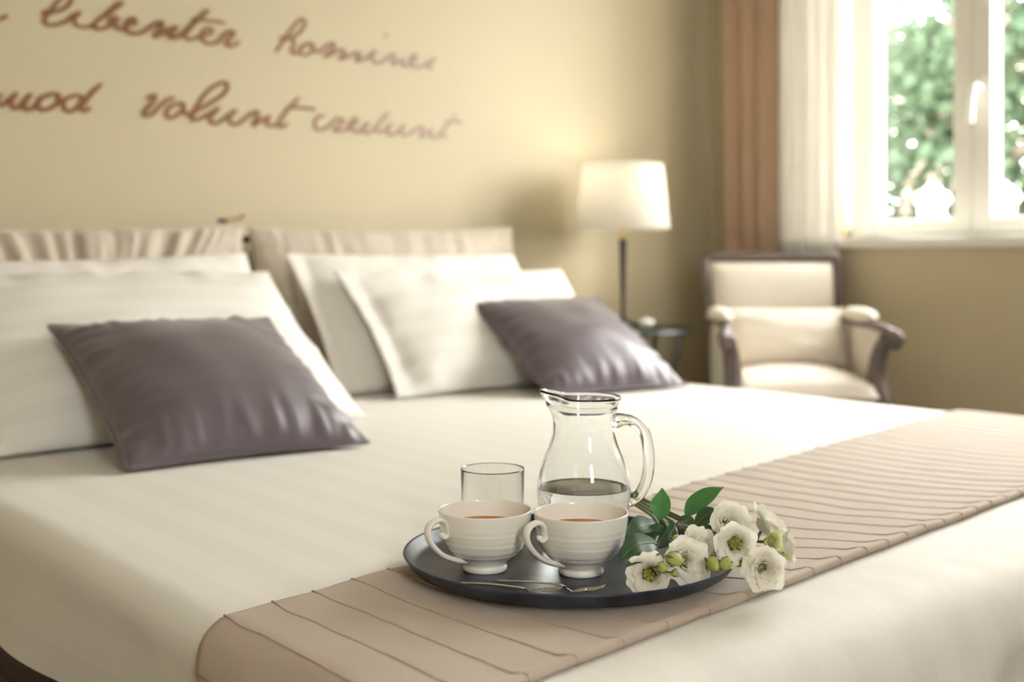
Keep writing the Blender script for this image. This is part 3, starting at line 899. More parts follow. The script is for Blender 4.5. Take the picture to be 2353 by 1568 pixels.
# ------------------------------------------------------------------ nightstand, lamp, dish
ns = empty('nightstand', (2.815, 2.842, 0), label='round glass topped nightstand with curved metal legs beside the bed', cat='nightstand')
TZ = .645
lathe('glass_top', [(0, TZ - .008), (.243, TZ - .008), (.247, TZ - .005), (.247, TZ - .002), (.244, TZ), (0, TZ)], M['table_glass'], ns, n=64)
ring = [(.243 * math.cos(2 * PI * k / 64), .243 * math.sin(2 * PI * k / 64), TZ - .016) for k in range(64)]
tube('rim_ring', ring, .007, M['dark_steel'], ns, n=8, closed=True)
for k in range(4):
    a = R(-78 + 90 * k)
    pts = [(r * math.cos(a), r * math.sin(a), z) for r, z in ((.236, TZ - .02), (.225, TZ - .08), (.195, TZ - .18), (.165, .32), (.165, .22), (.19, .10), (.23, .008))]
    tube('leg', catmull(pts, 5), .0095, M['dark_steel'], ns, n=10)
ring = [(.16 * math.cos(2 * PI * k / 40), .16 * math.sin(2 * PI * k / 40), .27) for k in range(40)]
tube('stretcher_ring', ring, .005, M['dark_steel'], ns, n=8, closed=True)

lamp = empty('table_lamp', (2.845, 2.855, TZ), label='table lamp with white shade and slim black stem on the nightstand', cat='lamp')
lathe('base', [(0, 0), (.062, 0), (.064, .004), (.060, .010), (.02, .016), (.012, .026), (0, .028)], M['black_metal'], lamp, n=40)
lathe('stem', [(0, .02), (.007, .022), (.0065, .04), (.0095, .15), (.0125, .27), (.0128, .292), (.009, .296), (0, .297)], M['black_metal'], lamp, n=20)
lathe('neck', [(0, .296), (.006, .297), (.008, .302), (.0055, .31), (.0055, .36), (0, .361)], M['brass'], lamp, n=16)
def shade_f(p, a):
    return p
lathe('shade', [(.156, .331), (.158, .330), (.159, .333), (.137, .546), (.136, .549), (.134, .548), (.1335, .545), (.1545, .335), (.156, .331)], M['shade'], lamp, n=64)
tube('shade_ring', [(.1335 * math.cos(2 * PI * k / 40), .1335 * math.sin(2 * PI * k / 40), .537) for k in range(40)], .0018, M['brass'], lamp, n=6, closed=True)
for k in range(3):
    a = k * 2 * PI / 3
    tube('shade_spoke', [(0, 0, .535), (.1335 * math.cos(a), .1335 * math.sin(a), .537)], .0015, M['brass'], lamp, n=6)
tube('harp', [(0, 0, .36), (0, 0, .538)], .003, M['brass'], lamp, n=8)
bl = bpy.data.lights.new('bulb_light', 'POINT'); bl.energy = 0.5; bl.color = (1.0, .88, .70); bl.shadow_soft_size = .03
blo = bpy.data.objects.new('bulb_light', bl); COL.objects.link(blo); blo.parent = lamp; blo.location = (0, 0, .48)
lathe('bulb', [(0, .36), (.013, .361), (.014, .38), (.027, .41), (.029, .43), (.022, .45), (0, .46)], M['dish'], lamp, n=20, loc=(.0, .0, 0))

dish = empty('lidded_dish', (2.865, 2.765, TZ), label='small white lidded dish on the nightstand', cat='dish')
lathe('bowl', [(0, 0), (.017, 0), (.018, .002), (.027, .011), (.029, .015), (.027, .015), (.023, .010), (0, .005)], M['dish'], dish, n=32)
lathe('lid', [(.0285, .0152), (.026, .019), (.014, .024), (.005, .025), (.006, .029), (0, .031)], M['dish'], dish, n=32)

# ------------------------------------------------------------------ armchair
CH = Vector((3.110, 2.355, 0)); CA = math.atan2(-.7645, -.669) - PI / 2     # local +y is the chair's front
ch = empty('armchair', CH, CA, label='cream upholstered armchair with dark carved wooden frame by the window', cat='armchair')
yb_, yf_ = -.235, .245            # back / front of the seat
hb, hf = .200, .218               # half widths
def lerp(a, b, t): return a + (b - a) * t
def hw(y): return lerp(hb, hf, (y - yb_) / (yf_ - yb_))
# seat rail: trapezoid apron
def rail(name, p0, p1, z0, z1, th):
    d = (Vector(p1) - Vector(p0)); L = d.length; d.normalize(); nrm = Vector((-d.y, d.x))
    bm = bmesh.new()
    N = 12
    rings = []
    for k in range(N + 1):
        t = k / N
        c = Vector(p0) + d * (L * t)
        arch = .018 * (1 - (2 * t - 1) ** 2)
        vsr = []
        for (o, z) in ((-th / 2, z0 + arch), (th / 2, z0 + arch), (th / 2, z1), (-th / 2, z1)):
            vsr.append(bm.verts.new((c.x + nrm.x * o, c.y + nrm.y * o, z)))
        rings.append(vsr)
    for k in range(N):
        for i in range(4):
            bm.faces.new([rings[k][i], rings[k][(i + 1) % 4], rings[k + 1][(i + 1) % 4], rings[k + 1][i]])
    bm.faces.new(rings[0]); bm.faces.new(rings[-1][::-1])
    return bm_obj(name, bm, M['wood'], ch)
rail('seat_rail', (-hf, yf_), (hf, yf_), .315, .385, .03)
rail('seat_rail', (-hb, yb_), (hb, yb_), .315, .385, .03)
rail('seat_rail', (-hb, yb_), (-hf, yf_), .315, .385, .03)
rail('seat_rail', (hb, yb_), (hf, yf_), .315, .385, .03)
for sx in (-1, 1):
    tube('front_leg', catmull([(sx * hf, yf_, .36), (sx * (hf + .014), yf_ + .014, .28), (sx * (hf + .004), yf_ + .004, .15), (sx * (hf - .006), yf_ - .006, .05), (sx * (hf + .006), yf_ + .008, 0.004)], 5), [.030] * 6 + [.024] * 6 + [.017] * 5 + [.016] * 4, M['wood'], ch, n=12)
    tube('back_leg', catmull([(sx * hb, yb_, .37), (sx * hb, yb_ - .02, .2), (sx * hb, yb_ - .07, .004)], 5), [.022] * 6 + [.017] * 5, M['wood'], ch, n=10)
# seat cushion: loose, domed, trapezoid
def seat_f(side):
    def f(u, v):
        U, V = u * 2 - 1, v * 2 - 1
        y = lerp(yb_ + .03, yf_ + .030, v)
        w = hw(y) - .012 + .012 * (1 - abs(V) ** 4)
        e = (max(0, 1 - abs(U) ** 5) * max(0, 1 - abs(V) ** 5)) ** .4
        z = .455 + side * (.055 * e + (.022 * (1 - U * U) * (1 - V * V) if side > 0 else 0))
        return Vector((U * w, y, z + .003 * nz(U * 3, V * 3, 1)))
    return f
v1, f1 = grid(30, 30, seat_f(1)); v2, f2 = grid(30, 30, seat_f(-1))
n1 = len(v1)
mesh_obj('seat_cushion', v1 + v2, f1 + [tuple(i + n1 for i in q[::-1]) for q in f2], M['uphol'], ch)
# back: reclined rectangular wooden frame with padded panel
def bk(x, z, y=0.0):     # point on the reclined back plane
    t = (z - .40) / .49
    return Vector((x, yb_ - .015 - .085 * t * t - .02 * t + y, z))
def bw(z): return lerp(.212, .232, (z - .40) / .49)
ZT = .878
def frame_pts():
    P = []
    for k in range(9): z = lerp(.36, ZT - .02, k / 8); P.append(bk(-bw(z), z))
    for k in range(13):
        t = k / 12; x = lerp(-bw(ZT), bw(ZT), t)
        P.append(bk(x, ZT + .004 * abs(2 * t - 1) ** 3 + .002 * math.cos((2 * t - 1) * PI)))
    for k in range(9): z = lerp(ZT - .02, .36, k / 8); P.append(bk(bw(z), z))
    return P
tube('back_frame', frame_pts(), .0165, M['wood'], ch, n=10, flat=(1.0, 1.0))
tube('back_frame_rail', [bk(-.20, .44), bk(0, .445), bk(.20, .44)], .014, M['wood'], ch, n=8)
def pad(side):
    def f(u, v):
        U, V = u * 2 - 1, v * 2 - 1
        z = lerp(.455, ZT - .018, v)
        w = bw(z) - .016
        e = (max(0, 1 - abs(U) ** 6) * max(0, 1 - abs(V) ** 6)) ** .45
        return bk(U * w, z, (.036 if side > 0 else -.012) * e * (1 if side > 0 else 1) + side * .004)
    return f
v1, f1 = grid(28, 28, pad(1)); v2, f2 = grid(28, 28, pad(-1)); n1 = len(v1)
mesh_obj('back_pad', v1 + v2, f1 + [tuple(i + n1 for i in q[::-1]) for q in f2], M['uphol'], ch)
for sx in (-1, 1):
    yA, yE = yb_ - .03, yf_ - .06            # arm runs from the back to just behind the front
    za = .668
    xA, xE = sx * .222, sx * (hf + .012)
    arm = catmull([(xA, yA - .03, za + .005), (lerp(xA, xE, .35), lerp(yA, yE, .35), za), (lerp(xA, xE, .75), lerp(yA, yE, .75), za - .002), (xE, yE, za - .006), (xE + sx * .018, yE + .055, za - .020), (xE + sx * .026, yE + .082, za - .040)], 5)
    n = len(arm)
    tube('arm_rail', arm, [.014 + .006 * smooth01((k / n - .6) / .3) for k in range(n)], M['wood'], ch, n=12)
    # scroll knob at the hand
    c = Vector((xE + sx * .026, yE + .084, za - .040))
    sv = []
    for k in range(22):
        a = k / 21 * 2 * PI * 1.35; r = .024 * (1 - k / 30)
        sv.append(c + Vector((sx * .3 * r * math.cos(a), r * math.cos(a), r * math.sin(a) - .004)))
    tube('arm_scroll', sv, .0145, M['wood'], ch, n=10)
    # padded elbow rest
    def padf(u, v, sx=sx):
        t = v
        x = lerp(lerp(xA, xE, .18), lerp(xA, xE, .88), t); y = lerp(lerp(yA, yE, .18), lerp(yA, yE, .88), t)
        e = max(0, 1 - abs(2 * t - 1) ** 3.0) ** .5
        a = 2 * PI * u
        return Vector((x + .034 * e * math.cos(a), y, za + .018 + .030 * e * math.sin(a) * (1 if math.sin(a) > 0 else .6)))
    v1, f1 = grid(20, 20, padf, True)
    mesh_obj('arm_pad', v1, f1, M['uphol'], ch)
    # curved arm post
    post = catmull([(xE + sx * .010, yE + .05, za - .03), (xE - sx * .004, yE + .02, .58), (xE - sx * .012, yE + .015, .50), (xE + sx * .002, yf_ - .01, .42), (sx * (hf + .006), yf_, .35)], 5)
    tube('arm_post', post, [.021 + .008 * math.sin(k / len(post) * PI) for k in range(len(post))], M['wood'], ch, n=12)
    # upholstered side panel, closed below the arm
    def side_panel(s2, sx=sx):
        def f(u, v):
            y = lerp(yA + .03, yE + .01, u)
            x = lerp(xA, xE, (y - yA) / (yE - yA)) + s2 * sx * .013 * (1 - (2 * u - 1) ** 4) ** .5 * (1 - (2 * v - 1) ** 4) ** .5
            return Vector((x, y, lerp(.38, za - .008, v)))
        return f
    v1, f1 = grid(14, 14, side_panel(1)); v2, f2 = grid(14, 14, side_panel(-1)); n1 = len(v1)
    mesh_obj('side_panel', v1 + v2, f1 + [tuple(i + n1 for i in q[::-1]) for q in f2], M['uphol'], ch)
# lumbar cushion leaning in the chair: a thing of its own
cy = math.cos(CA); sy = math.sin(CA)
def chw(x, y, z): return Vector((CH.x + x * cy - y * sy, CH.y + x * sy + y * cy, z))
lc = Pillow(.395, .205, .115, chw(-.005, -.075, .515), 68, CA + PI, pinch=.04, p=2.6, k=.5, seed=71, wr=.005, floor_z=None)
lc.build('lumbar_cushion', M['uphol'], nu=40, nv=30, piping=.003, label='long cream lumbar cushion resting in the armchair', cat='cushion')

# ------------------------------------------------------------------ tray and tea things
TRX, TRY, TRZ = .872, .958, ZB + .0108
TF = TRZ + .003                                   # tray floor height
tray = lathe('serving_tray', [(0, 0), (.160, 0), (.166, .0008), (.1755, .0065), (.1815, .0145), (.1828, .0165), (.1822, .0178), (.1805, .0178), (.1790, .0165), (.1730, .0078), (.1645, .0034), (.158, .003), (0, .003)],
             M['tray'], n=128, loc=(TRX, TRY, TRZ), label='round dark metal tray lying on the bed runner', cat='tray')

def weld(o):
    bm = bmesh.new(); bm.from_mesh(o.data)
    bmesh.ops.remove_doubles(bm, verts=bm.verts, dist=1e-6)
    bmesh.ops.recalc_face_normals(bm, faces=bm.faces)
    bm.to_mesh(o.data); bm.free()
    o.data.polygons.foreach_set('use_smooth', [True] * len(o.data.polygons))
    return o
weld(tray)

def dense(prof, step=.0012):
    P = catmull([(r, 0, z) for r, z in prof], 6)
    return [(max(0, p.x), p.z) for p in P]

def make_cup(x, y, handle_deg, label):
    c = empty('tea_cup', (x, y, TF), label=label, cat='cup', group='white tea cups on the tray')
    outer = dense([(.0240, .0046), (.0229, .0076), (.0262, .0116), (.0350, .0180), (.0425, .0275), (.0470, .0400), (.0492, .0530), (.0503, .0640)])
    rings = (.0165, .0215, .0285, .036, .0405, .0475)
    out2 = []
    for r, z in outer:
        for k, zr in enumerate(rings):
            r -= .0009 * math.exp(-((z - zr) / .0009) ** 2)
            r += .00045 * math.exp(-((z - zr - .0018) / .0011) ** 2)
        out2.append((r, z))
    inner = dense([(.0484, .0641), (.0472, .0530), (.0450, .0405), (.0405, .0285), (.0325, .0195), (.0190, .0135), (0, .0120)])
    prof = [(0, .0015), (.0195, .0012), (.0200, 0), (.0232, 0), (.0240, .0010), (.0243, .0030)] + out2 + [(.0502, .0648), (.0495, .0651), (.0488, .0648)] + inner
    weld(lathe('bowl', prof, M['china'], c, n=96))
    a = R(handle_deg)
    d = Vector((math.cos(a), math.sin(a), 0))
    path = [(.0235, .0130), (.0360, .0150), (.0530, .0225), (.0655, .0345), (.0712, .0465), (.0682, .0562), (.0592, .0600), (.0520, .0575), (.0483, .0505), (.0480, .0440), (.0512, .0412), (.0545, .0432), (.0540, .0468)]
    P = catmull([d * r + Vector((0, 0, z)) for r, z in path], 6)
    n = len(P)
    rad = [.0040 - .0010 * smooth01((k / n - .70) / .3) + .0012 * smooth01((.12 - k / n) / .12) for k in range(n)]
    side = Vector((-d.y, d.x, 0))
    tube('handle', P, rad, M['china'], c, n=12, flat=(.75, 1.35), up=side)
    vs, fs = [], []
    N = 64
    vs = [(.0458 * math.cos(2 * PI * k / N), .0458 * math.sin(2 * PI * k / N), .0472) for k in range(N)] + [(.0445 * math.cos(2 * PI * k / N), .0445 * math.sin(2 * PI * k / N), .0466) for k in range(N)] + [(0, 0, .0466)]
    for k in range(N):
        fs += [(k, (k + 1) % N, N + (k + 1) % N, N + k), (N + k, N + (k + 1) % N, 2 * N)]
    mesh_obj('tea', vs, fs, M['tea'], c, label='amber tea')
    return c
make_cup(.7805, .9925, 175, 'white ribbed tea cup in front of the drinking glass')
make_cup(.8505, .9165, 175, 'white ribbed tea cup nearest to the flowers')

# drinking glass
gl = lathe('drinking_glass', [(0, 0), (.0315, 0), (.0335, .002), (.0345, .012), (.0362, .045), (.0374, .0875), (.0372, .0890), (.0364, .0890), (.0361, .0875), (.0349, .045), (.0332, .014), (.0300, .0095), (0, .0085)],
           M['glass'], n=96, loc=(.856, 1.074, TF), label='empty clear drinking glass behind the left cup', cat='glass')
weld(gl)

# water pitcher
pit = empty('water_pitcher', (.938, 1.006, TF), label='clear glass pitcher half filled with water behind the cups', cat='pitcher')
SP = R(140.5)
def lip(p, a):
    h = p.z
    k = smooth01((h - .150) / .021)
    if k <= 0: return p
    da = (a - SP + PI) % (2 * PI) - PI
    w = math.exp(-(da / .42) ** 2) * k
    pinch = -.0035 * math.exp(-((abs(da) - .85) / .28) ** 2) * k
    r = math.hypot(p.x, p.y)
    s = (r + .0085 * w + pinch) / max(r, 1e-6)
    return Vector((p.x * s, p.y * s, p.z + .0075 * w + .004 * math.exp(-((abs(da) - .55) / .4) ** 2) * k))
po = dense([(.0470, .004), (.0500, .018), (.0530, .040), (.0546, .062), (.0532, .080), (.0482, .098), (.0412, .115), (.0370, .130), (.0366, .143), (.0378, .153)])
pin = dense([(.0352, .153), (.0340, .143), (.0344, .130), (.0386, .115), (.0456, .098), (.0506, .080), (.0520, .062), (.0504, .040), (.0474, .018), (.0440, .0105)])
prof = [(0, .0015), (.040, .0), (.0445, .0005)] + po + [(.0398, .1575), (.0405, .1595), (.0398, .1615), (.0405, .1640), (.0428, .1690), (.0436, .1715), (.0430, .1732), (.0415, .1732), (.0402, .1700), (.0385, .1640), (.0376, .1590)] + pin + [(.038, .0085), (0, .0080)]
weld(lathe('body', prof, M['glass'], pit, n=112, deform=lip))
hd = Vector((.772, -.636, 0)) 
hp = catmull([hd * r + Vector((0, 0, z)) for r, z in ((.0372, .1445), (.0470, .1455), (.0600, .1425), (.0705, .1310), (.0752, .1120), (.0760, .0930), (.0735, .0760), (.0670, .0610), (.0585, .0530), (.0535, .0520))], 7)
n = len(hp)
tube('handle', hp, [.0068 + .0022 * smooth01((abs(k / n - .5) - .36) / .14) for k in range(n)], M['glass'], pit, n=16, flat=(1.0, .8), up=(-hd.y, hd.x, 0))
wl = .067
wp = [(r + .0002, z) for r, z in pin if z < wl][::-1]
wr_ = .0519
wprof = [(0, .0079), (.0382, .0083)] + wp + [(.0520, wl - .0004), (.0521, wl + .0006), (.0506, wl - .0002), (.048, wl - .0004), (0, wl - .0004)]
weld(lathe('water', wprof, M['water'], pit, n=96, label='clear water'))

# dessert forks
def fork(pts, label):
    P0 = Vector(pts[0])
    f = empty('dessert_fork', P0, label=label, cat='fork', group='dessert forks on the tray')
    L = [Vector(p) - P0 for p in pts]
    start, neck, low, tip = L
    ctrl = [start, start.lerp(neck, .5) + Vector((0, 0, .001)), neck, neck.lerp(low, .5), low]
    P = catmull(ctrl, 6)
    n = len(P)
    rad = [.0034 - .0014 * smooth01(k / n / .6) for k in range(n)]
    tube('handle', P, rad, M['steel'], f, n=10, flat=(1.0, .38), up=(0, 0, 1))
    d = (tip - low); d.normalize()
    s = d.cross(Vector((0, 0, 1))).normalized()
    up = s.cross(d)
    # head plate
    hd_ = catmull([low - d * .002, low + d * .008, low.lerp(tip, .45)], 5)
    tube('head', hd_, [.0022 + .0050 * smooth01(k / (len(hd_) - 1) / .6) for k in range(len(hd_))], M['steel'], f, n=10, flat=(1.0, .14), up=(0, 0, 1))
    for k in (-1, 0, 1):
        a = low.lerp(tip, .42) + s * (k * .0052); b = tip + s * (k * .0046)
        m_ = a.lerp(b, .55) - up * .0012
        T = catmull([a, m_, b], 5)
        tube('tine', T, [.0015 - .0008 * i / (len(T) - 1) for i in range(len(T))], M['steel'], f, n=8, flat=(1.0, .6), up=(0, 0, 1))
    return f
fork([(.757, .941, .5362), (.7764, .8676, .5445), (.7876, .8619, .5370), (.8058, .8343, .5450)], 'dessert fork nearer to the right cup, tines up')
fork([(.7237, .9577, .5362), (.7398, .8835, .5445), (.7542, .8894, .5370), (.773, .860, .5440)], 'dessert fork lying closer to the tray rim on the left')

# ------------------------------------------------------------------ cut flowers
FWD = Vector((.636, .772, 0)); RGT = Vector((.772, -.636, 0)); UP = Vector((0, 0, 1)); EYE = Vector((0, 0, .865))
def W(px, py, d):
    """a place on the bouquet measured by bearing, drop and distance from the photographer"""
    return EYE + FWD * d + RGT * ((px - 1176.5) / 2700 * d) - UP * ((py - 600) / 2700 * d)

def frame_to(n, roll=0.0):
    n = Vector(n).normalized()
    t = n.orthogonal().normalized()
    b = n.cross(t)
    m3 = Matrix((t, b, n)).transposed()
    return m3 @ Matrix.Rotation(roll, 3, 'Z')

def petal_geo(theta, half, b, h, phim, phit, ruffle, seed, nu=14, nv=14, base_r=.0015):
    """petal wrapped round the flower's axis: runs outwards, bowls up, then rolls out at its rim"""
    prof = []
    r, z = base_r, 0.0
    L = b + h
    for j in range(nv + 1):
        t = j / nv
        prof.append((r, z, t))
        s = t * L
        if s < b: phi = R(88) + (phim - R(88)) * smooth01(s / b)
        else: phi = phim + (phit - phim) * ((s - b) / h) ** 1.6
        r += math.sin(phi) * L / nv; z += math.cos(phi) * L / nv
    vs = []
    for (r, z, t) in prof:
        wfun = math.sin(min(1.0, .35 + t * .75) * PI * .60) ** .7
        if t > .75: wfun *= (1 - ((t - .75) / .25) ** 2 * .30)
        for i in range(nu + 1):
            u = i / nu * 2 - 1
            th = theta + u * half * wfun
            rr = r * (1 + .07 * (1 - u * u) + .05 * u)
            rf = ruffle * t ** 2.5 * math.sin(u * 5.0 + seed * 2.1) + ruffle * .9 * t ** 2 * nz(u * 3 + seed, t * 3, seed * 1.7)
            edge = -.22 * L * max(0, t - .6) / .4 * abs(u) ** 3
            vs.append(Vector(((rr + rf) * math.cos(th), (rr + rf) * math.sin(th), z + edge + rf * .6)))
    fs = []
    for j in range(nv):
        for i in range(nu):
            a = j * (nu + 1) + i
            fs.append((a, a + 1, a + nu + 2, a + nu + 1))
    return vs, fs

def leaf_geo(base, tip, mid_lift, width, facing, fold=.25, nu=6, nv=14):
    base, tip, lift = Vector(base), Vector(tip), Vector(mid_lift)
    mid = (base + tip) / 2 + lift
    vs = []
    for j in range(nv + 1):
        t = j / nv
        c = base * (1 - t) ** 2 + mid * 2 * t * (1 - t) + tip * t * t
        tan = (mid - base) * (1 - t) + (tip - mid) * t
        tan.normalize()
        s = tan.cross(Vector(facing))
        if s.length < 1e-5: s = tan.orthogonal()
        s.normalize(); nn = s.cross(tan)
        w = width / 2 * 1.12 * math.sin(PI * min(1, t ** .82 * .985 + .012)) ** .95
        for i in range(nu + 1):
            u = i / nu * 2 - 1
            vs.append(c + s * (u * w) + nn * (fold * w * abs(u) ** 1.3 + .0006 * math.sin(t * 14 + u * 2)))
    fs = []
    for j in range(nv):
        for i in range(nu):
            a = j * (nu + 1) + i
            fs.append((a, a + 1, a + nu + 2, a + nu + 1))
    return vs, fs

BUND1, BUND2 = W(1535, 1205, 1.315), W(1442, 1142, 1.46)

class Flower:
    def __init__(self, px, py, d, n, R_, label, layers='full', roll=0.0, seed=1, pm='petal', bend=None, spread=0.0):
        self.c = W(px, py, d)
        n = (RGT * n[0] + UP * n[1] - FWD * n[2]).normalized()     # x: rightwards, y: up, z: towards the viewer
        self.n = n
        self.root = empty('lisianthus', self.c, label=label, cat='flower', group='cut lisianthus flowers')
        m3 = frame_to(n, roll)
        back = self.c - n * (R_ * .40)
        S = R_ / .022
        # per layer: count, base, height, mid angle, rim angle, start angle, half width, ruffle
        cfg = {'full': [(5, .0105, .0165, 34, 105, .0, 52, .0013), (5, .0090, .0155, 24, 84, .6, 52, .0012), (5, .0070, .0150, 14, 58, .25, 52, .0009), (4, .0050, .0140, 6, 36, .9, 58, .0007), (3, .0030, .0130, 0, 18, .3, 66, .0005), (2, .0012, .0115, -4, 8, .8, 80, .0003)],
               'open': [(5, .0110, .0160, 36, 108, .0, 52, .0014), (5, .0100, .0150, 28, 92, .6, 52, .0012), (5, .0086, .0140, 20, 74, .25, 52, .0009)],
               'cup': [(5, .0100, .0190, 26, 78, .0, 54, .0013), (5, .0088, .0185, 18, 58, .6, 54, .0011), (4, .0070, .0175, 10, 42, .2, 60, .0008), (4, .0050, .0160, 4, 26, .8, 60, .0005), (3, .0026, .0145, -2, 12, .4, 70, .0004)],
               'bud': [(4, .0085, .0200, 16, 44, .0, 62, .0012), (4, .0070, .0195, 8, 24, .7, 62, .0009), (3, .0050, .0185, 0, 10, .2, 76, .0006), (3, .0028, .0175, -6, 2, .9, 76, .0004)]}[layers]
        k = 0
        for li, (cnt, b_, h_, pm_, pt_, off, half, ruf) in enumerate(cfg):
            for q in range(cnt):
                k += 1
                th = off + 2 * PI * q / cnt + .25 * nz(seed * 3.1, k * 1.7)
                vs, fs = petal_geo(th, R(half), b_ * S, h_ * S * (1 + .16 * nz(seed, k * 2.3)), R(pm_), R(pt_ * (1.0 + .18 * nz(k * 1.3, seed))), ruf * S, seed + k * .37, base_r=.0012 * S)
                vs = [m3 @ (v - Vector((0, 0, R_ * .40))) for v in vs]
                mesh_obj('petal', vs, fs, M[pm], self.root)
        if layers in ('open', 'full', 'cup'):
            def f(u, v):
                a = 2 * PI * u; b = PI / 2 * v
                return m3 @ (Vector((.0072 * S * math.cos(a) * math.cos(b), .0072 * S * math.sin(a) * math.cos(b), .0050 * S * math.sin(b) + .0008)) - Vector((0, 0, R_ * .36)))
            vs, fs = grid(14, 6, f, True)
            mesh_obj('center', vs, fs, M['center'], self.root)
        if layers == 'open':
            for q in range(6):
                a = 2 * PI * q / 6 + .3
                tipv = m3 @ (Vector((.0050 * S * math.cos(a), .0050 * S * math.sin(a), .0105 * S)) - Vector((0, 0, R_ * .36)))
                bas = m3 @ (Vector((.0025 * S * math.cos(a), .0025 * S * math.sin(a), .003 * S)) - Vector((0, 0, R_ * .36)))
                vs, fs = tube_geo([bas, bas.lerp(tipv, .7), bas.lerp(tipv, .8), tipv], [.0005, .0005, .0013, .0009], 8)
                mesh_obj('stamen', vs, fs, M['stamen'], self.root)
        # calyx and stem
        for q in range(5):
            a = 2 * PI * q / 5
            b0 = m3 @ (Vector((.002 * S * math.cos(a), .002 * S * math.sin(a), -.001)) - Vector((0, 0, R_ * .40)))
            t0 = m3 @ (Vector((.011 * S * math.cos(a), .011 * S * math.sin(a), .006)) - Vector((0, 0, R_ * .40)))
            vs, fs = leaf_geo(b0, t0, m3 @ Vector((0, 0, -.001)), .0028, m3 @ Vector((0, 0, 1)), nu=2, nv=5)
            mesh_obj('sepal', vs, fs, M['stem'], self.root)
        st = back - self.c
        b1 = BUND1 + RGT * spread + UP * (.004 * math.sin(seed * 5)) - self.c
        b2 = BUND2 + RGT * (spread * .25) + UP * (.005 * math.cos(seed * 3)) + FWD * (.01 * math.sin(seed * 7)) - self.c
        mid = st - n * .018
        self.stem = catmull([st, mid, mid.lerp(b1, .5) + UP * -.002, b1, b2] if bend is None else [st, mid, W(*bend) - self.c, b1, b2], 6)
        tube('stem', self.stem, .0017, M['stem'], self.root, n=8)
    def leaf(self, base, tip, lift, width, facing, bright=False, fold=.25):
        """base/tip (px,py,d); lift and facing in right/up/towards-viewer terms"""
        cv = lambda a: RGT * a[0] + UP * a[1] - FWD * a[2]
        vs, fs = leaf_geo(W(*base) - self.c, W(*tip) - self.c, cv(lift), width, cv(facing), fold)
        lf = mesh_obj('leaf', vs, fs, M['leaf_bright' if bright else 'leaf'], self.root)
        rib = [vs[j * 7 + 3] for j in range(14)]
        tube('midrib', rib, [.0008 - .0005 * j / 13 for j in range(14)], M['stem'], lf, n=6)
    def bud(self, px, py, d, axis, size, from_t=.35, aspect=1.5):
        p = W(px, py, d) - self.c
        ax = (RGT * axis[0] + UP * axis[1] - FWD * axis[2]).normalized()
        m3 = frame_to(ax)
        def f(u, v):
            a = 2 * PI * u; b = PI * (v - .5)
            r = size * math.cos(b) * (1 - .12 * math.sin(b)) * (1 + .05 * math.sin(5 * a + 3 * v))
            return p + m3 @ Vector((r * math.cos(a), r * math.sin(a), size * aspect * math.sin(b)))
        vs, fs = grid(16, 10, f, True)
        o = mesh_obj('bud', vs, fs, M['bud'], self.root)
        for q in range(5):
            a = 2 * PI * q / 5
            b0 = p + m3 @ Vector((.2 * size * math.cos(a), .2 * size * math.sin(a), -size * aspect * .98))
            t0 = p + m3 @ Vector((1.25 * size * math.cos(a), 1.25 * size * math.sin(a), size * aspect * .35))
            vs, fs = leaf_geo(b0, t0, m3 @ Vector((.55 * size * math.cos(a), .55 * size * math.sin(a), -size * .35)), size * .42, m3 @ Vector((math.cos(a), math.sin(a), 0)), nu=2, nv=6, fold=.1)
            mesh_obj('sepal', vs, fs, M['stem'], o)
        a0 = p - ax * size * aspect
        tgt = self.stem[int(len(self.stem) * from_t)]
        tube('bud_stem', catmull([a0, a0 - ax * .008, (a0 - ax * .012).lerp(tgt, .6), tgt], 5), .0010, M['stem'], self.root, n=6)

fA = Flower(1678, 1203, 1.245, (.10, .40, .70), .0210, 'largest white lisianthus at the top of the bouquet beside the big leaf', 'cup', seed=1.0, spread=.010)
fB = Flower(1691, 1252, 1.195, (.0, .12, 1.0), .0198, 'open white lisianthus facing us with green and yellow centre', 'open', roll=.3, seed=2.0, spread=.012)
fC = Flower(1772, 1246, 1.205, (.45, .15, .8), .0155, 'half open lime green lisianthus between the white blooms', 'bud', seed=3.0, pm='petal_green', spread=.02)
fD = Flower(1763, 1206, 1.262, (.45, .60, .15), .0225, 'white lisianthus turned away above the lime green bloom', 'cup', seed=4.0, spread=.022)
fE = Flower(1803, 1260, 1.232, (.95, .10, .1), .0185, 'rightmost white lisianthus seen from its side', 'cup', roll=.5, seed=5.0, spread=.026)
fF = Flower(1755, 1309, 1.183, (-.08, .05, 1.0), .0205, 'full white lisianthus lying on the runner outside the tray', 'full', roll=.4, seed=6.0, spread=.016)
fG = Flower(1602, 1255, 1.215, (.30, .45, .75), .0190, 'small white lisianthus behind the middle bloom on the tray', 'cup', seed=7.0, spread=.0)
fH = Flower(1578, 1291, 1.180, (.28, .20, .85), .0225, 'white lisianthus in the middle of the tray edge with buds before it', 'full', roll=.2, seed=8.0, spread=-.004)
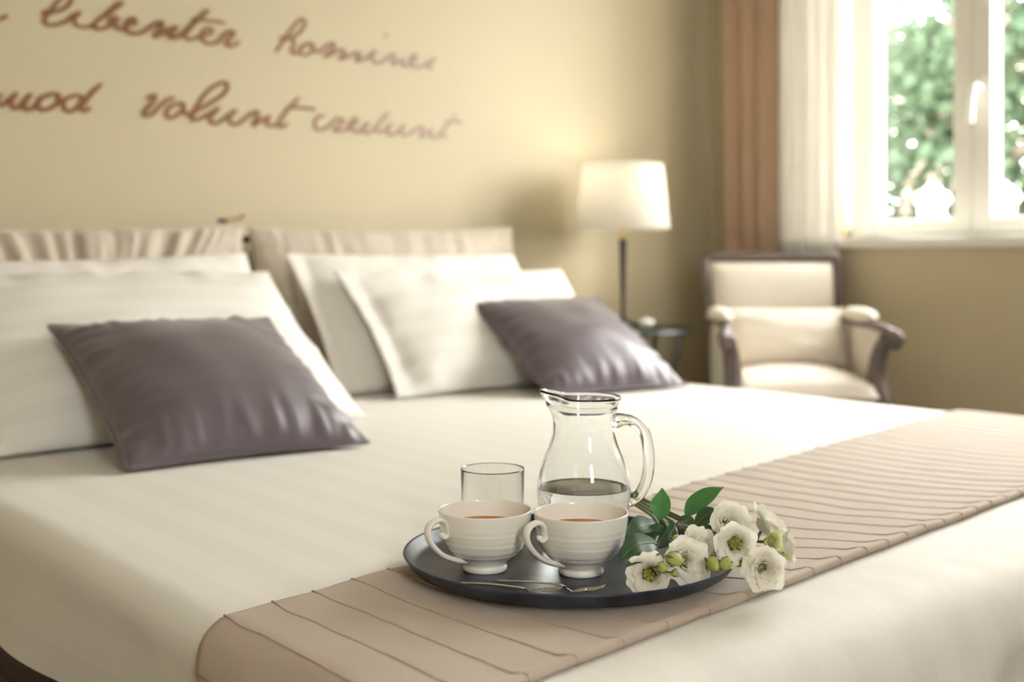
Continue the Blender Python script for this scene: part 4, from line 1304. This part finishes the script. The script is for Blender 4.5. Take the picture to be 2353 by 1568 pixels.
fI = Flower(1492, 1322, 1.152, (-.15, .18, .95), .0200, 'white lisianthus nearest to the right cup at the tray rim', 'open', roll=.7, seed=9.0, spread=-.012)

fA.leaf((1577, 1190, 1.30), (1664, 1120, 1.335), (-.006, .008, 0), .021, (-.35, .55, .75), True, .10)
fA.leaf((1645, 1172, 1.29), (1592, 1214, 1.27), (.0, .004, 0), .016, (.2, .5, .8))
fB.leaf((1513, 1196, 1.31), (1522, 1121, 1.315), (.006, .0, .0), .023, (-.55, .1, .85), True, .45)
fB.leaf((1552, 1208, 1.26), (1598, 1218, 1.235), (.0, .013, .0), .017, (.0, .8, .5))
fG.leaf((1512, 1208, 1.27), (1437, 1246, 1.225), (-.002, .013, .0), .022, (.1, .75, .6), False, .3)
fH.leaf((1512, 1252, 1.215), (1424, 1291, 1.170), (-.002, .016, .0), .022, (.15, .7, .7), False, .15)
fH.leaf((1552, 1204, 1.25), (1512, 1262, 1.215), (.004, .0, .004), .016, (.5, .3, .8))
fI.leaf((1500, 1278, 1.165), (1440, 1303, 1.150), (.0, .004, .0), .012, (.0, .8, .5))
fI.leaf((1535, 1228, 1.245), (1478, 1226, 1.255), (.0, .006, .0), .016, (.1, .7, .6))
fF.leaf((1630, 1240, 1.27), (1725, 1300, 1.200), (.0, -.002, .0), .010, (.0, .8, .5))
fC.leaf((1600, 1205, 1.29), (1640, 1225, 1.26), (.0, .004, .0), .010, (.0, .8, .5))
fI.bud(1550, 1286, 1.140, (.80, -.15, .5), .0062, .30)
fI.bud(1522, 1306, 1.140, (.60, .1, .6), .0048, .2, 1.3)
fH.bud(1556, 1240, 1.205, (-.1, .3, .9), .0050, .5, 1.2)
fH.bud(1552, 1318, 1.136, (.7, .0, .6), .0032, .1, 1.4)
fB.bud(1640, 1297, 1.165, (.3, -.1, .9), .0072, .4, 1.25)
fB.bud(1668, 1297, 1.158, (.4, .0, .9), .0060, .4, 1.2)
fF.bud(1712, 1293, 1.190, (.8, .3, .3), .0045, .2, 1.6)
fE.bud(1800, 1282, 1.205, (.8, .2, .4), .0038, .1, 1.5)
